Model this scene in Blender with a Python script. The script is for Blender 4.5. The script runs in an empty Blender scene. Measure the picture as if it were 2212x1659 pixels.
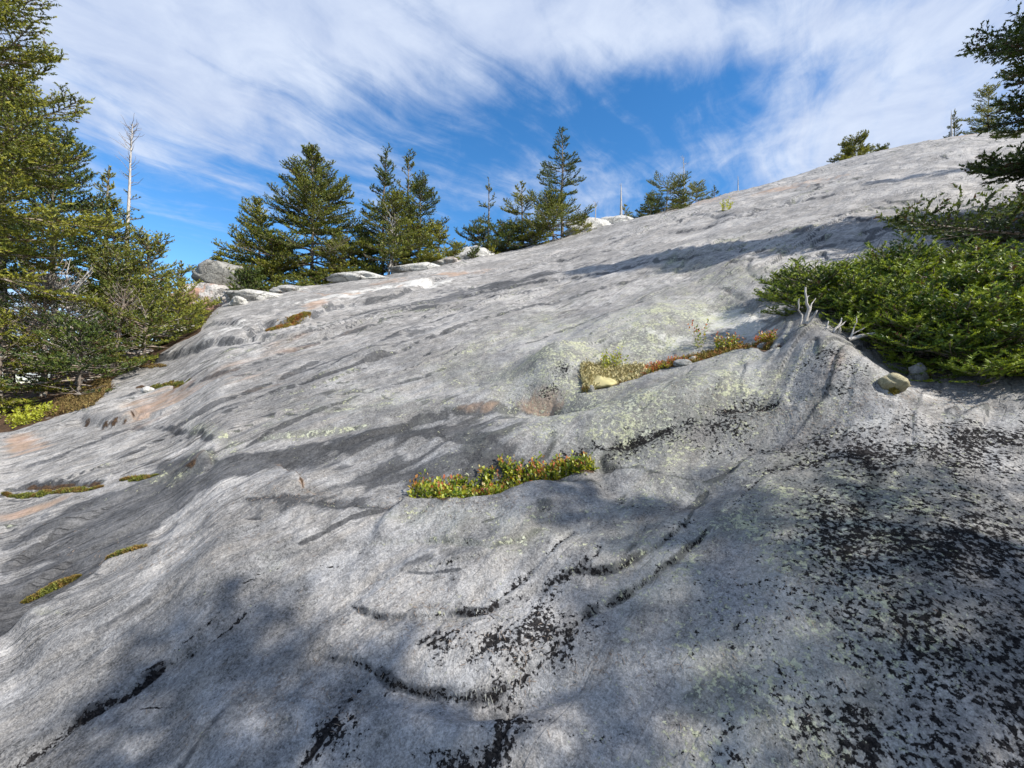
import bpy, math, random
import numpy as np
from mathutils import Vector

# ------------------------------------------------------------------ camera, sky, sun, exposure
SC = bpy.context.scene
COL = SC.collection
HC = 1.5                                   # camera height above the rock
HFOV = 100.0
cam_d = bpy.data.cameras.new('camera'); cam = bpy.data.objects.new('camera', cam_d)
COL.objects.link(cam); SC.camera = cam
cam.location = (0, 0, HC); cam.rotation_euler = (math.pi / 2, 0, 0)
cam_d.sensor_width = 36; cam_d.lens = 18 / math.tan(math.radians(HFOV / 2))
cam_d.clip_start = 0.05; cam_d.clip_end = 20000
SUN_AZ, SUN_EL = 118.0, 42.0               # clockwise from +Y (ahead), elevation
vs = SC.view_settings
vs.view_transform = 'Standard'; vs.look = 'None'; vs.exposure = 0.62; vs.gamma = 1.0
vs.use_curve_mapping = False

sd = Vector((math.sin(math.radians(SUN_AZ)) * math.cos(math.radians(SUN_EL)),
             math.cos(math.radians(SUN_AZ)) * math.cos(math.radians(SUN_EL)), math.sin(math.radians(SUN_EL))))
sl = bpy.data.lights.new('sun', 'SUN'); sl.energy = 5.0; sl.angle = math.radians(0.55); sl.color = (1, 0.95, 0.87)
sun = bpy.data.objects.new('sun', sl); COL.objects.link(sun)
sun.rotation_euler = (-sd).to_track_quat('-Z', 'Y').to_euler(); sun.location = sd * 60


class NT:
    """tiny node-tree writer"""
    def __init__(s, tree):
        s.t = tree; s.n = tree.nodes; s.l = tree.links
        s.n.clear()

    def new(s, kind, **kw):
        nd = s.n.new(kind)
        for k, v in kw.items():
            setattr(nd, k, v)
        return nd

    def put(s, sock, v):
        if isinstance(v, bpy.types.NodeSocket):
            s.l.new(v, sock)
        elif isinstance(v, (tuple, list)) and sock.type == 'RGBA' and len(v) == 3:
            sock.default_value = (*v, 1)
        else:
            sock.default_value = v

    def math(s, op, a, b=0.0, c=0.0, clamp=False):
        nd = s.new('ShaderNodeMath', operation=op, use_clamp=clamp)
        for i, v in enumerate((a, b, c)):
            s.put(nd.inputs[i], v)
        return nd.outputs[0]

    def vmath(s, op, a, b=(0, 0, 0), scale=None):
        nd = s.new('ShaderNodeVectorMath', operation=op)
        s.put(nd.inputs[0], a)
        if op != 'SCALE':
            s.put(nd.inputs[1], b)
        if scale is not None:
            s.put(nd.inputs[3], scale)
        return nd.outputs['Value' if op in ('DOT_PRODUCT', 'LENGTH', 'DISTANCE') else 'Vector']

    def noise(s, vec, scale, detail=4, rough=0.55, dist=0.0, lac=2.0):
        nd = s.new('ShaderNodeTexNoise')
        s.put(nd.inputs['Vector'], vec)
        nd.inputs['Scale'].default_value = scale; nd.inputs['Detail'].default_value = detail
        nd.inputs['Roughness'].default_value = rough; nd.inputs['Distortion'].default_value = dist
        nd.inputs['Lacunarity'].default_value = lac
        return nd.outputs['Fac']

    def voro(s, vec, scale, feature='F1', rand=1.0, out='Distance'):
        nd = s.new('ShaderNodeTexVoronoi', feature=feature)
        s.put(nd.inputs['Vector'], vec); nd.inputs['Scale'].default_value = scale
        nd.inputs['Randomness'].default_value = rand
        return nd.outputs[out]

    def ramp(s, v, a, b, lo=0.0, hi=1.0, smooth=True):
        nd = s.new('ShaderNodeMapRange', interpolation_type='SMOOTHSTEP' if smooth else 'LINEAR')
        nd.clamp = True
        for i, x in enumerate((v, a, b, lo, hi)):
            s.put(nd.inputs[i], x)
        return nd.outputs[0]

    def mix(s, f, a, b, mode='MIX'):
        nd = s.new('ShaderNodeMix', data_type='RGBA', blend_type=mode)
        s.put(nd.inputs[0], f); s.put(nd.inputs[6], a); s.put(nd.inputs[7], b)
        return nd.outputs[2]

    def attr(s, name, out='Vector'):
        return s.new('ShaderNodeAttribute', attribute_name=name).outputs[out]

    def sep(s, v):
        nd = s.new('ShaderNodeSeparateXYZ'); s.put(nd.inputs[0], v)
        return nd.outputs

    def comb(s, x, y, z):
        nd = s.new('ShaderNodeCombineXYZ')
        for i, v in enumerate((x, y, z)):
            s.put(nd.inputs[i], v)
        return nd.outputs[0]


def make_world():
    w = bpy.data.worlds.new('World'); SC.world = w; w.use_nodes = True
    n = NT(w.node_tree)
    sky = n.new('ShaderNodeTexSky', sky_type='NISHITA')
    sky.sun_disc = False; sky.sun_elevation = math.radians(SUN_EL); sky.sun_rotation = math.radians(SUN_AZ)
    sky.altitude = 900; sky.air_density = 1.0; sky.dust_density = 0.15; sky.ozone_density = 2.4
    d = n.new('ShaderNodeTexCoord').outputs['Generated']
    x, y, z = n.sep(d)
    zz = n.math('ADD', n.math('MAXIMUM', z, 0.0), 0.06)
    P = n.comb(n.math('DIVIDE', x, zz), n.math('DIVIDE', y, zz), 0.0)     # cloud sheet, seen from below
    rot = n.new('ShaderNodeVectorRotate', rotation_type='Z_AXIS'); n.put(rot.inputs['Vector'], P)
    rot.inputs['Angle'].default_value = math.radians(38)
    warp = n.new('ShaderNodeTexNoise'); n.put(warp.inputs['Vector'], rot.outputs[0])
    warp.inputs['Scale'].default_value = 0.9; warp.inputs['Detail'].default_value = 3
    wv = n.vmath('SCALE', n.vmath('SUBTRACT', warp.outputs['Color'], (0.5, 0.5, 0.5)), scale=0.55)
    R = n.vmath('ADD', rot.outputs[0], wv)
    big = n.noise(n.vmath('MULTIPLY', R, (1.25, 0.55, 1.0)), 1.25, 6, 0.55, 0.3)
    fine = n.noise(n.vmath('MULTIPLY', R, (3.4, 0.75, 1.0)), 2.1, 9, 0.62, 0.45)
    puff = n.noise(R, 3.4, 8, 0.60, 0.3)
    hair = n.noise(n.vmath('MULTIPLY', P, (2.2, 1.1, 1.0)), 3.6, 6, 0.65, 0.8)

    def blob(cx, cy, rx, ry, ang=0.0):
        m = n.new('ShaderNodeMapping', vector_type='TEXTURE')
        m.inputs['Location'].default_value = (cx, cy, 0); m.inputs['Rotation'].default_value = (0, 0, ang)
        m.inputs['Scale'].default_value = (rx, ry, 1)
        n.put(m.inputs['Vector'], n.vmath('ADD', P, n.vmath('SCALE', wv, scale=0.5)))
        L = n.vmath('LENGTH', m.outputs[0])
        return n.ramp(L, 1.7, 0.0, 0.0, 1.0)
    cov = n.math('ADD', 0.46, n.math('MULTIPLY', n.math('SUBTRACT', big, 0.5), 1.5))
    cov = n.math('ADD', cov, n.math('MULTIPLY', n.math('SUBTRACT', fine, 0.5), 1.25))
    cov = n.math('ADD', cov, n.math('MULTIPLY', n.math('SUBTRACT', puff, 0.5), 0.75))
    cov = n.math('ADD', cov, n.math('MULTIPLY', n.math('SUBTRACT', hair, 0.5), 0.45))
    for (cx, cy, rx, ry, ang, amp) in SKY_BLOBS:
        cov = n.math('ADD', cov, n.math('MULTIPLY', blob(cx, cy, rx, ry, ang), amp))
    cov = n.ramp(cov, -0.14, 0.88, 0.0, 0.95)
    # the sheet thins out toward the horizon behind more air
    skyc = n.mix(1.0, sky.outputs[0], (0.140, 0.140, 0.140), 'MULTIPLY')
    hs = n.new('ShaderNodeHueSaturation'); n.put(hs.inputs['Color'], skyc)
    hs.inputs['Saturation'].default_value = 1.30; hs.inputs['Value'].default_value = 1.0
    skyc = hs.outputs[0]
    shade = n.ramp(puff, 0.3, 0.75, 0.0, 1.0)
    cl = n.mix(shade, (0.37, 0.435, 0.58), (0.50, 0.56, 0.67))
    col = n.mix(cov, skyc, cl)
    bg = n.new('ShaderNodeBackground'); n.put(bg.inputs[0], col); bg.inputs[1].default_value = 1.0
    out = n.new('ShaderNodeOutputWorld'); n.l.new(bg.outputs[0], out.inputs[0])


# cloud thickness pushed up or down in parts of the sheet (sheet coordinates: x / z, y / z)
SKY_BLOBS = [
    (0.28, 1.40, 0.55, 0.24, -0.10, -0.70),   # blue rift overhead
    (-0.30, 1.62, 0.50, 0.26, 0.5, -0.50),
    (0.75, 1.75, 0.45, 0.25, 0.2, -0.40),
    (-1.9, 2.9, 1.8, 1.2, 0.4, -0.85),        # clear band low on the left
    (-0.6, 4.2, 1.6, 1.3, 0.0, -0.55),
    (0.4, 3.0, 1.3, 0.9, 0.0, -0.45),
    (-0.9, 1.25, 0.6, 0.4, 0.0, 0.30),
    (1.5, 1.6, 0.7, 0.6, 0.0, 0.30),
    (0.3, 1.08, 1.2, 0.12, 0.0, 0.30),
]
make_world()

# ------------------------------------------------------------------ noise and sight lines
F = 0.5 * 2212 / math.tan(math.radians(HFOV / 2))


def _hash(ix, iy, seed):
    h = (ix.astype(np.int64) * 374761393 + iy.astype(np.int64) * 668265263 + seed * 1442695041) & 0xFFFFFFFF
    h = ((h ^ (h >> 13)) * 1274126177) & 0xFFFFFFFF
    return (h ^ (h >> 16)) & 0xFFFFFFFF


def perlin(x, y, seed=0):
    x0 = np.floor(x); y0 = np.floor(y); fx = x - x0; fy = y - y0
    ix = x0.astype(np.int64); iy = y0.astype(np.int64)
    ux = fx * fx * fx * (fx * (fx * 6 - 15) + 10); uy = fy * fy * fy * (fy * (fy * 6 - 15) + 10)

    def g(a, b):
        t = _hash(ix + a, iy + b, seed) * (2 * math.pi / 4294967296.0)
        return np.cos(t) * (fx - a) + np.sin(t) * (fy - b)
    n0 = g(0, 0) * (1 - ux) + g(1, 0) * ux
    n1 = g(0, 1) * (1 - ux) + g(1, 1) * ux
    return (n0 * (1 - uy) + n1 * uy) * 1.5


def fbm(x, y, oct=4, seed=0, gain=0.5):
    v = 0; a = 1.0
    for o in range(oct):
        v = v + a * perlin(x * 2.03 ** o + 17.3 * o, y * 2.03 ** o - 9.1 * o, seed + o)
        a *= gain
    return v


def sstep(x, a, b):
    t = np.clip((x - a) / (b - a), 0, 1)
    return t * t * (3 - 2 * t)


# skyline of the bare rock: photo column, photo row, metres away
SKY = [(-500, 800, 11), (0, 860, 11), (200, 800, 11), (370, 740, 11.5), (470, 668, 12), (630, 628, 13), (820, 600, 13), (980, 568, 14), (1170, 530, 15),
       (1270, 500, 17), (1400, 466, 19), (1490, 446, 21), (1600, 412, 23), (1800, 358, 26), (1900, 330, 28),
       (2040, 300, 30), (2140, 288, 31), (2212, 284, 31), (2500, 262, 31), (3000, 240, 30)]
_th = []; _E = []; _R = []
for px, py, rc in SKY:
    u = (px - 1106) / F; v = (829.5 - py) / F
    _th.append(math.atan(u)); _E.append(v / math.sqrt(1 + u * u)); _R.append(rc)
for deg, e, rc in ((-180, -0.33, 10), (-150, -0.36, 9), (-110, -0.28, 9), (-80, -0.14, 10), (95, 0.22, 30), (115, 0.12, 28), (140, -0.06, 20), (180, -0.33, 10)):
    _th.append(math.radians(deg)); _E.append(e); _R.append(rc)
_o = np.argsort(_th); _th = np.array(_th)[_o]; _E = np.array(_E)[_o]; _R = np.array(_R)[_o]
TT = np.linspace(-math.pi, math.pi, 2881)
_k = np.exp(-0.5 * (np.arange(-24, 25) / 9.0) ** 2); _k /= _k.sum()


def _sm(a):
    v = np.interp(TT, _th, a); v = np.concatenate([v[-25:-1], v, v[1:25]])
    return np.convolve(v, _k, 'valid')


ET = _sm(_E); RT = _sm(_R)


def base_z(x, y):
    th = np.arctan2(x, y); r = np.hypot(x, y)
    E = np.interp(th, TT, ET); R = np.interp(th, TT, RT)
    s = E + 1.5 * HC / R
    a = HC / (2 * R ** 3)
    r1 = np.minimum(r, 1.35 * R)
    z = s * r1 - a * r1 ** 3
    sl = s - 3 * a * r1 ** 2
    ex = r - r1
    sl2 = np.minimum(sl, -0.05)
    z = z + np.where(ex > 0, sl2 * ex - 0.004 * np.minimum(ex, 60) ** 2, 0)
    far = sstep(r, 60, 400)
    z = z * (1 - far) + far * -120.0
    # round off the cone at the camera's feet
    return z - 0.10 * s * np.exp(-(r / 0.5) ** 2)


def flow(x, y):
    """coordinates along and across the grain of the gneiss"""
    wx = 0.22 * perlin(x / 3.1, y / 3.1, 51) + 0.035 * perlin(x / 0.8, y / 0.8, 52)
    wy = 0.22 * perlin(x / 3.1, y / 3.1, 61) + 0.035 * perlin(x / 0.8, y / 0.8, 62)
    a = math.radians(52)                       # grain bears this far right of straight ahead
    s = (x + wx) * math.sin(a) + (y + wy) * math.cos(a)
    t = (x + wx) * math.cos(a) - (y + wy) * math.sin(a)
    return s, t


def creases(x, y):
    s, t = flow(x, y)
    c1 = perlin(s / 2.3 + 3.3, t / 0.95 + 0.4, 5) + 0.18 * perlin(s / 0.6, t / 0.35, 6)
    c2 = perlin(s / 0.95 + 1.1, t / 0.50 + 7.7, 15) + 0.15 * perlin(s / 0.25, t / 0.2, 16)
    return c1, c2


def swell(x, y):
    """convex swellings that meet in sharp creases"""
    r = np.hypot(x, y)
    c1, c2 = creases(x, y)
    left = sstep(-x / np.maximum(y, 0.4), 0.2, 0.8) * (y > 0)
    amp = sstep(r, 0.5, 2.0) * (1 - sstep(r, 30, 60))
    z = (0.095 * (np.abs(c1) - 0.25) * (1 - 0.85 * left) + 0.022 * (np.abs(c2) - 0.2) * (1 - 0.85 * left)) * amp
    z = z + 0.16 * perlin(x / 6.0 + 1.7, y / 6.0, 8) * sstep(r, 3, 9) * (1 - sstep(r, 40, 60))
    return z


BLOBS = []      # (centre, inverse frame, height)


def z0(x, y):
    z = base_z(x, y) + swell(x, y)
    for c, M, h, p in BLOBS:
        dx = x - c[0]; dy = y - c[1]
        q = (M[0, 0] * dx + M[0, 1] * dy) ** 2 + (M[1, 0] * dx + M[1, 1] * dy) ** 2
        z = z + h * np.exp(-q ** p)
    return z


TR = np.geomspace(0.5, 70, 700)


def hit(px, py, fn=None):
    """where the sight line through a place in the photo meets the rock"""
    u = (px - 1106) / F; v = (829.5 - py) / F
    x = u * TR; y = TR; z = HC + v * TR
    d = z - (fn or z0)(x, y)
    k = np.argmax(d < 0)
    if d[k] >= 0:
        k = int(np.argmin(d[5:])) + 5
        return float(x[k]), float(y[k])
    if k == 0:
        return float(x[0]), float(y[0])
    f = d[k - 1] / (d[k - 1] - d[k])
    t = TR[k - 1] + f * (TR[k] - TR[k - 1])
    return float(u * t), float(t)


def frame(px, py, rx, ry, rot=0.0):
    """an ellipse lying on the rock: centre and inverse axes, in metres"""
    c = np.array(hit(px, py))
    ca, sa = math.cos(math.radians(rot)), math.sin(math.radians(rot))
    e = 0.25
    a1 = (np.array(hit(px + ca * rx * e, py - sa * rx * e)) - c) / e
    a2 = (np.array(hit(px + sa * ry * e, py + ca * ry * e)) - c) / e
    M = np.array([[a1[0], a2[0]], [a1[1], a2[1]]])
    if abs(np.linalg.det(M)) < 1e-5:
        M = np.eye(2) * 0.3
    return c, np.linalg.inv(M)


# swellings and hollows of the rock: place in photo, radii, tilt, height (m), steepness
for (px, py, rx, ry, rot, h, p) in [
    (1900, 1330, 560, 300, -25, 0.10, 1.2),      # the near hump on the right
    (1760, 765, 135, 95, -35, 0.22, 1.0),       # knob with the dead stubs
    (1840, 810, 130, 60, -35, 0.12, 1.0),
    (1950, 760, 260, 60, 0, -0.10, 1.0),        # hollow where the firs root
    (1440, 880, 260, 42, 14, 0.13, 1.0),         # ridge below the moss trough
    (1560, 800, 160, 35, 20, 0.06, 1.0),
    (1430, 810, 200, 22, 17, -0.07, 1.2),       # moss trough
    (1080, 1040, 210, 26, 5, -0.08, 1.2),       # blueberry trough
    (1080, 1110, 260, 40, 4, 0.05, 1.0),
    (1205, 800, 75, 50, 0, 0.15, 1.3),           # bulge above the dark nook
    (1180, 872, 80, 20, 0, -0.12, 1.3),
    (1400, 700, 150, 60, 10, 0.10, 1.0),
    (1600, 590, 130, 40, 10, 0.13, 1.0),
    (1450, 560, 160, 30, 10, 0.07, 1.0),
    (1560, 670, 90, 60, -30, -0.08, 1.0),
    (600, 1060, 170, 50, 5, 0.05, 1.0),
    (700, 990, 260, 18, 12, -0.03, 1.0),
    (950, 960, 150, 25, 5, 0.025, 1.0),
    (950, 900, 260, 22, 10, -0.05, 1.0),
    (500, 1230, 300, 80, 22, 0.06, 1.0),
    (1100, 1230, 260, 50, 10, 0.04, 1.0),
    (1000, 1400, 220, 60, 5, 0.04, 1.0),
    (1140, 1500, 160, 35, 20, -0.05, 1.0),
    (1000, 1600, 220, 50, 0, 0.05, 1.0),
    (1500, 1060, 130, 35, 10, -0.05, 1.0),
    (1600, 960, 200, 30, 15, -0.05, 1.0),
    (760, 640, 160, 16, 12, 0.06, 1.0),
    (560, 700, 120, 20, 15, 0.05, 1.0),
    (380, 760, 90, 18, 18, 0.03, 1.0),
]:
    c, M = frame(px, py, rx, ry, rot)
    BLOBS.append((c, M, h, p))

# ------------------------------------------------------------------ helpers for objects
def link(name, mesh, parent=None, label=None, cat=None, group=None, kind=None, loc=None, rotz=0.0, scale=None):
    o = bpy.data.objects.new(name, mesh); COL.objects.link(o)
    if parent is not None:
        o.parent = parent
    if label: o['label'] = label
    if cat: o['category'] = cat
    if group: o['group'] = group
    if kind: o['kind'] = kind
    if loc is not None: o.location = loc
    if rotz: o.rotation_euler = (0, 0, rotz)
    if scale is not None: o.scale = scale if isinstance(scale, (tuple, list)) else (scale,) * 3
    return o


def np_mesh(name, V, faces, mats, smooth=False, attrs=None, midx=None, quads=False):
    """mesh straight from arrays; faces is an (n, k) array"""
    V = np.asarray(V, np.float32); faces = np.asarray(faces, np.int32)
    me = bpy.data.meshes.new(name)
    k = faces.shape[1]
    me.vertices.add(len(V)); me.vertices.foreach_set('co', V.ravel())
    me.loops.add(faces.size); me.loops.foreach_set('vertex_index', faces.ravel())
    me.polygons.add(len(faces))
    me.polygons.foreach_set('loop_start', np.arange(0, faces.size, k, dtype=np.int32))
    me.polygons.foreach_set('loop_total', np.full(len(faces), k, np.int32))
    if smooth:
        me.polygons.foreach_set('use_smooth', np.ones(len(faces), bool))
    if midx is not None:
        me.polygons.foreach_set('material_index', np.asarray(midx, np.int32))
    me.update(calc_edges=True)
    for nm, (ty, arr) in (attrs or {}).items():
        a = me.attributes.new(nm, ty, 'POINT')
        key = {'FLOAT_VECTOR': 'vector', 'FLOAT_COLOR': 'color', 'FLOAT': 'value'}[ty]
        a.data.foreach_set(key, np.asarray(arr, np.float32).ravel())
    for m in (mats if isinstance(mats, (list, tuple)) else [mats]):
        me.materials.append(m)
    return me


def material(name):
    m = bpy.data.materials.new(name); m.use_nodes = True
    n = NT(m.node_tree)
    bs = n.new('ShaderNodeBsdfPrincipled'); out = n.new('ShaderNodeOutputMaterial')
    n.l.new(bs.outputs[0], out.inputs[0])
    return m, n, bs


# ------------------------------------------------------------------ the rock: ledges, cracks, stains
# every feature is a line or patch lying on the rock; first its shape, then what grows, is stained or painted dark there
LINES = []


def line(pts, w=0.02, d=0.0, step=0.0, fall=0.4, black=0, lich=0, rust=0, dark=0, soil=0, white=0, mw=None, sub=True, jag=0.007):
    p = [hit(*q) for q in pts]
    P = []
    for a, b in zip(p[:-1], p[1:]):
        a = np.array(a); b = np.array(b); L = np.hypot(*(b - a)); n = max(1, int(L / 0.12)) if sub else 1
        n = min(n, 14)
        for i in range(n):
            P.append(a + (b - a) * i / n)
    P.append(np.array(p[-1])); P = np.array(P)
    LINES.append(dict(P=P, w=w, d=d, step=step, fall=fall, jag=jag, mw=mw or w * 2.5,
                      m=dict(black=black * 1.05, lich=lich, rust=rust, dark=dark, soil=soil, white=white)))


def row_gap(r):
    """spacing of the ground mesh at distance r; nothing finer than this is given a shape"""
    r = np.clip(r, 0.8, 60)
    return 1.0 / (760 * (0.50 / (1.23 * r * r) + 0.50 / (4.09 * r)))


PATCH = []


def patch(px, py, rx, ry, rot=0, p=1.0, **m):
    c, M = frame(px, py, rx, ry, rot)
    PATCH.append((c, M, p, m))


# step > 0 lifts the side to the left of the direction of travel (far side when going left to right)
line([(255, 810), (330, 778), (430, 752), (520, 738), (575, 705), (665, 690), (705, 668), (770, 657), (850, 642), (930, 612), (985, 590)],
     w=0.012, step=0.10, fall=0.9, dark=0.5, soil=0.25, white=0.0, mw=0.04)
line([(430, 712), (540, 722), (590, 690), (660, 655)], w=0.02, step=0.05, fall=0.5, dark=0.3, mw=0.05)
line([(820, 600), (880, 596), (960, 583), (1060, 560)], w=0.02, step=0.06, fall=0.6, dark=0.2, mw=0.05)
line([(300, 830), (360, 832), (410, 826)], w=0.022, d=0.05, soil=0.9, mw=0.04)
line([(410, 826), (520, 812), (640, 800), (760, 792)], w=0.008, d=0.012, dark=0.5, mw=0.014)
line([(170, 905), (228, 918), (285, 908), (298, 880)], w=0.010, step=0.09, fall=0.3, soil=0.6, dark=0.3, mw=0.02)
line([(60, 970), (140, 945), (228, 918)], w=0.008, d=0.012, dark=0.5, mw=0.014)
line([(0, 1058), (60, 1050), (150, 1046), (225, 1050)], w=0.010, step=0.03, d=0.02, soil=0.6, lich=0.4, dark=0.8, mw=0.022)
line([(225, 1050), (260, 1041), (345, 1034), (430, 1010)], w=0.012, d=0.015, soil=0.5, dark=0.3, mw=0.03)
line([(0, 1078), (120, 1072), (215, 1062)], w=0.012, step=-0.02, fall=0.3, dark=0.4, soil=0.4, mw=0.02)
line([(0, 1375), (100, 1320), (180, 1262), (232, 1218), (340, 1186), (430, 1158), (482, 1136), (580, 1128)],
     w=0.010, step=-0.08, fall=0.4, soil=0.8, dark=0.8, mw=0.016)
line([(430, 985), (452, 988), (458, 1004), (440, 1020)], w=0.010, step=-0.04, fall=0.15, dark=0.4, soil=0.4, mw=0.02)
line([(560, 1002), (612, 1006), (640, 1020), (650, 1040), (655, 1058), (685, 1074)], w=0.009, step=-0.035, fall=0.2, soil=0.65, rust=0.5, mw=0.02)
line([(520, 1072), (600, 1082), (700, 1092), (800, 1100), (862, 1098), (880, 1070)], w=0.008, step=-0.02, fall=0.2, dark=0.5, lich=0.3, mw=0.018)
line([(855, 1078), (900, 1088), (1000, 1086), (1080, 1078), (1180, 1054), (1240, 1030), (1295, 1012)], w=0.012, step=-0.07, fall=0.35, soil=0.8, mw=0.04)
line([(1295, 985), (1305, 1010), (1330, 1016)], w=0.02, d=0.05, dark=0.5, mw=0.03)
line([(1295, 1012), (1380, 1008), (1430, 1030), (1520, 1042), (1580, 1020), (1640, 980)], w=0.012, step=-0.03, fall=0.3, dark=0.4, black=0.5, mw=0.03)
line([(470, 1000), (600, 985), (760, 958), (900, 915), (1020, 885), (1130, 882), (1230, 884)], w=0.012, step=0.03, fall=0.3, dark=0.6, rust=0.15, mw=0.035)
line([(560, 950), (640, 945), (700, 935), (800, 925)], w=0.012, step=0.02, fall=0.2, lich=0.9, dark=0.3, mw=0.03)
line([(700, 888), (780, 880), (850, 872)], w=0.01, d=0.01, lich=0.8, mw=0.02)
line([(760, 848), (820, 852), (850, 866)], w=0.008, d=0.012, dark=0.6, lich=0.5, mw=0.015)
line([(1130, 860), (1160, 880), (1200, 888)], w=0.03, d=0.06, dark=0.5, rust=0.4, mw=0.05)  # dark paints the shade under the overhang; rust is stain
line([(900, 930), (960, 945), (1040, 950), (1100, 972)], w=0.02, d=0.015, dark=0.3, mw=0.03)
line([(930, 960), (980, 940), (1060, 935)], w=0.02, step=0.02, fall=0.2, dark=0.2, mw=0.03)
line([(1252, 850), (1320, 842), (1420, 802), (1500, 790), (1590, 762), (1668, 755)], w=0.014, step=-0.06, fall=0.4, soil=0.7, mw=0.05)
line([(1670, 758), (1690, 740), (1700, 725)], w=0.02, d=0.06, soil=0.5, mw=0.04)
line([(1200, 975), (1300, 962), (1400, 940), (1480, 912), (1560, 885), (1640, 872), (1690, 862)], w=0.03, d=0.03, black=0.75, dark=0.2, mw=0.09)
line([(1230, 985), (1280, 950), (1300, 940)], w=0.012, d=0.02, black=0.8, mw=0.02)
line([(1690, 862), (1760, 850), (1850, 856), (1935, 850)], w=0.03, d=0.03, black=0.3, dark=0.2, mw=0.05)
# foreground cracks lined with black lichen
line([(752, 1308), (790, 1328), (840, 1345), (905, 1346), (960, 1332), (1050, 1326), (1100, 1308), (1170, 1278), (1240, 1248), (1330, 1240), (1420, 1190), (1520, 1110)],
     w=0.008, step=0.022, fall=0.16, black=0.72, dark=0.35, mw=0.0119)
line([(1050, 1330), (1130, 1262), (1190, 1200), (1248, 1148)], w=0.012, d=0.01, black=0.72, mw=0.0189)
line([(676, 1414), (740, 1432), (800, 1448), (850, 1478), (910, 1498), (1000, 1508), (1070, 1504), (1120, 1482), (1180, 1432), (1228, 1372), (1280, 1325), (1350, 1290), (1450, 1215), (1560, 1120)],
     w=0.010, step=0.026, fall=0.18, black=0.70, dark=0.4, mw=0.0140)
line([(-20, 1690), (90, 1622), (160, 1570), (240, 1520), (300, 1486), (352, 1440), (400, 1412), (440, 1392)], w=0.012, step=0.02, d=0.012, fall=0.15, black=1.0, dark=0.4, mw=0.030)
line([(440, 1392), (500, 1350), (560, 1300), (590, 1285)], w=0.012, d=0.006, black=0.95, mw=0.0108)
line([(520, 1262), (560, 1240), (610, 1224)], w=0.01, d=0.006, black=1.0, lich=0.4, mw=0.0097)
line([(300, 1470), (380, 1410), (450, 1350), (540, 1260)], w=0.01, d=0.0, black=0.8, mw=0.0216)
line([(300, 1526), (360, 1528)], w=0.004, d=0.005, black=0.8, mw=0.0032)
line([(420, 1560), (470, 1500), (520, 1450)], w=0.01, d=0.0, black=0.46, mw=0.0162)
line([(640, 1660), (690, 1600), (735, 1535), (770, 1490), (800, 1465)], w=0.014, d=0.010, black=0.75, dark=0.25, mw=0.0270)
line([(1020, 1660), (1070, 1610), (1100, 1560), (1112, 1505)], w=0.014, d=0.010, black=0.75, dark=0.25, mw=0.0243)
line([(950, 1655), (1000, 1640), (1060, 1650)], w=0.02, d=0.02, black=0.8, mw=0.0162)
line([(765, 1258), (840, 1255), (920, 1238), (1010, 1218), (1060, 1205)], w=0.006, step=0.02, fall=0.1, black=0.6, lich=0.3, mw=0.0054)
line([(790, 1180), (840, 1186), (920, 1180), (1000, 1186), (1060, 1194), (1120, 1180), (1180, 1150)], w=0.007, step=0.028, fall=0.12, black=0.5, lich=0.5, dark=0.3, mw=0.0076)
line([(690, 1222), (740, 1224)], w=0.004, d=0.004, black=0.7, mw=0.0037)
line([(770, 1195), (850, 1198)], w=0.004, d=0.004, black=0.6, mw=0.0043)
line([(765, 1300), (800, 1285), (850, 1275)], w=0.004, d=0.004, black=0.5, mw=0.0043)
line([(830, 1135), (870, 1140), (910, 1128), (930, 1110)], w=0.006, d=0.008, black=0.35, lich=0.7, mw=0.0086)
line([(1040, 1145), (1080, 1130)], w=0.004, d=0.006, dark=0.8, mw=0.0043)
line([(860, 1250), (1000, 1240)], w=0.004, step=0.006, fall=0.06, dark=0.4, mw=0.0054)
line([(1480, 1150), (1500, 1100), (1530, 1070)], w=0.006, d=0.01, dark=0.7, mw=0.0054)
line([(920, 1400), (980, 1370), (1050, 1340)], w=0.01, d=0.0, black=0.55, mw=0.0162)
line([(1090, 1500), (1180, 1460), (1240, 1400)], w=0.01, d=0.0, black=0.5, mw=0.0216)
for pts in ([(1050, 1326), (1090, 1350), (1060, 1400), (1000, 1450)], [(1180, 1280), (1150, 1340), (1170, 1400), (1120, 1470)], [(960, 1335), (940, 1370), (900, 1400)],
            [(1240, 1250), (1290, 1215), (1300, 1180)], [(1060, 1505), (1100, 1540), (1080, 1600)], [(740, 1432), (720, 1470), (690, 1500)],
            [(850, 1478), (800, 1520), (740, 1560), (700, 1610)], [(1228, 1372), (1300, 1350), (1350, 1310)], [(600, 1290), (640, 1260), (655, 1240)],
            [(1330, 1240), (1380, 1180), (1400, 1130)], [(1560, 1120), (1640, 1040), (1700, 1000)], [(240, 1520), (300, 1440), (340, 1400)]):
    line(pts, w=0.006, d=0.006, black=0.62, dark=0.2, mw=0.0120)

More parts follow.
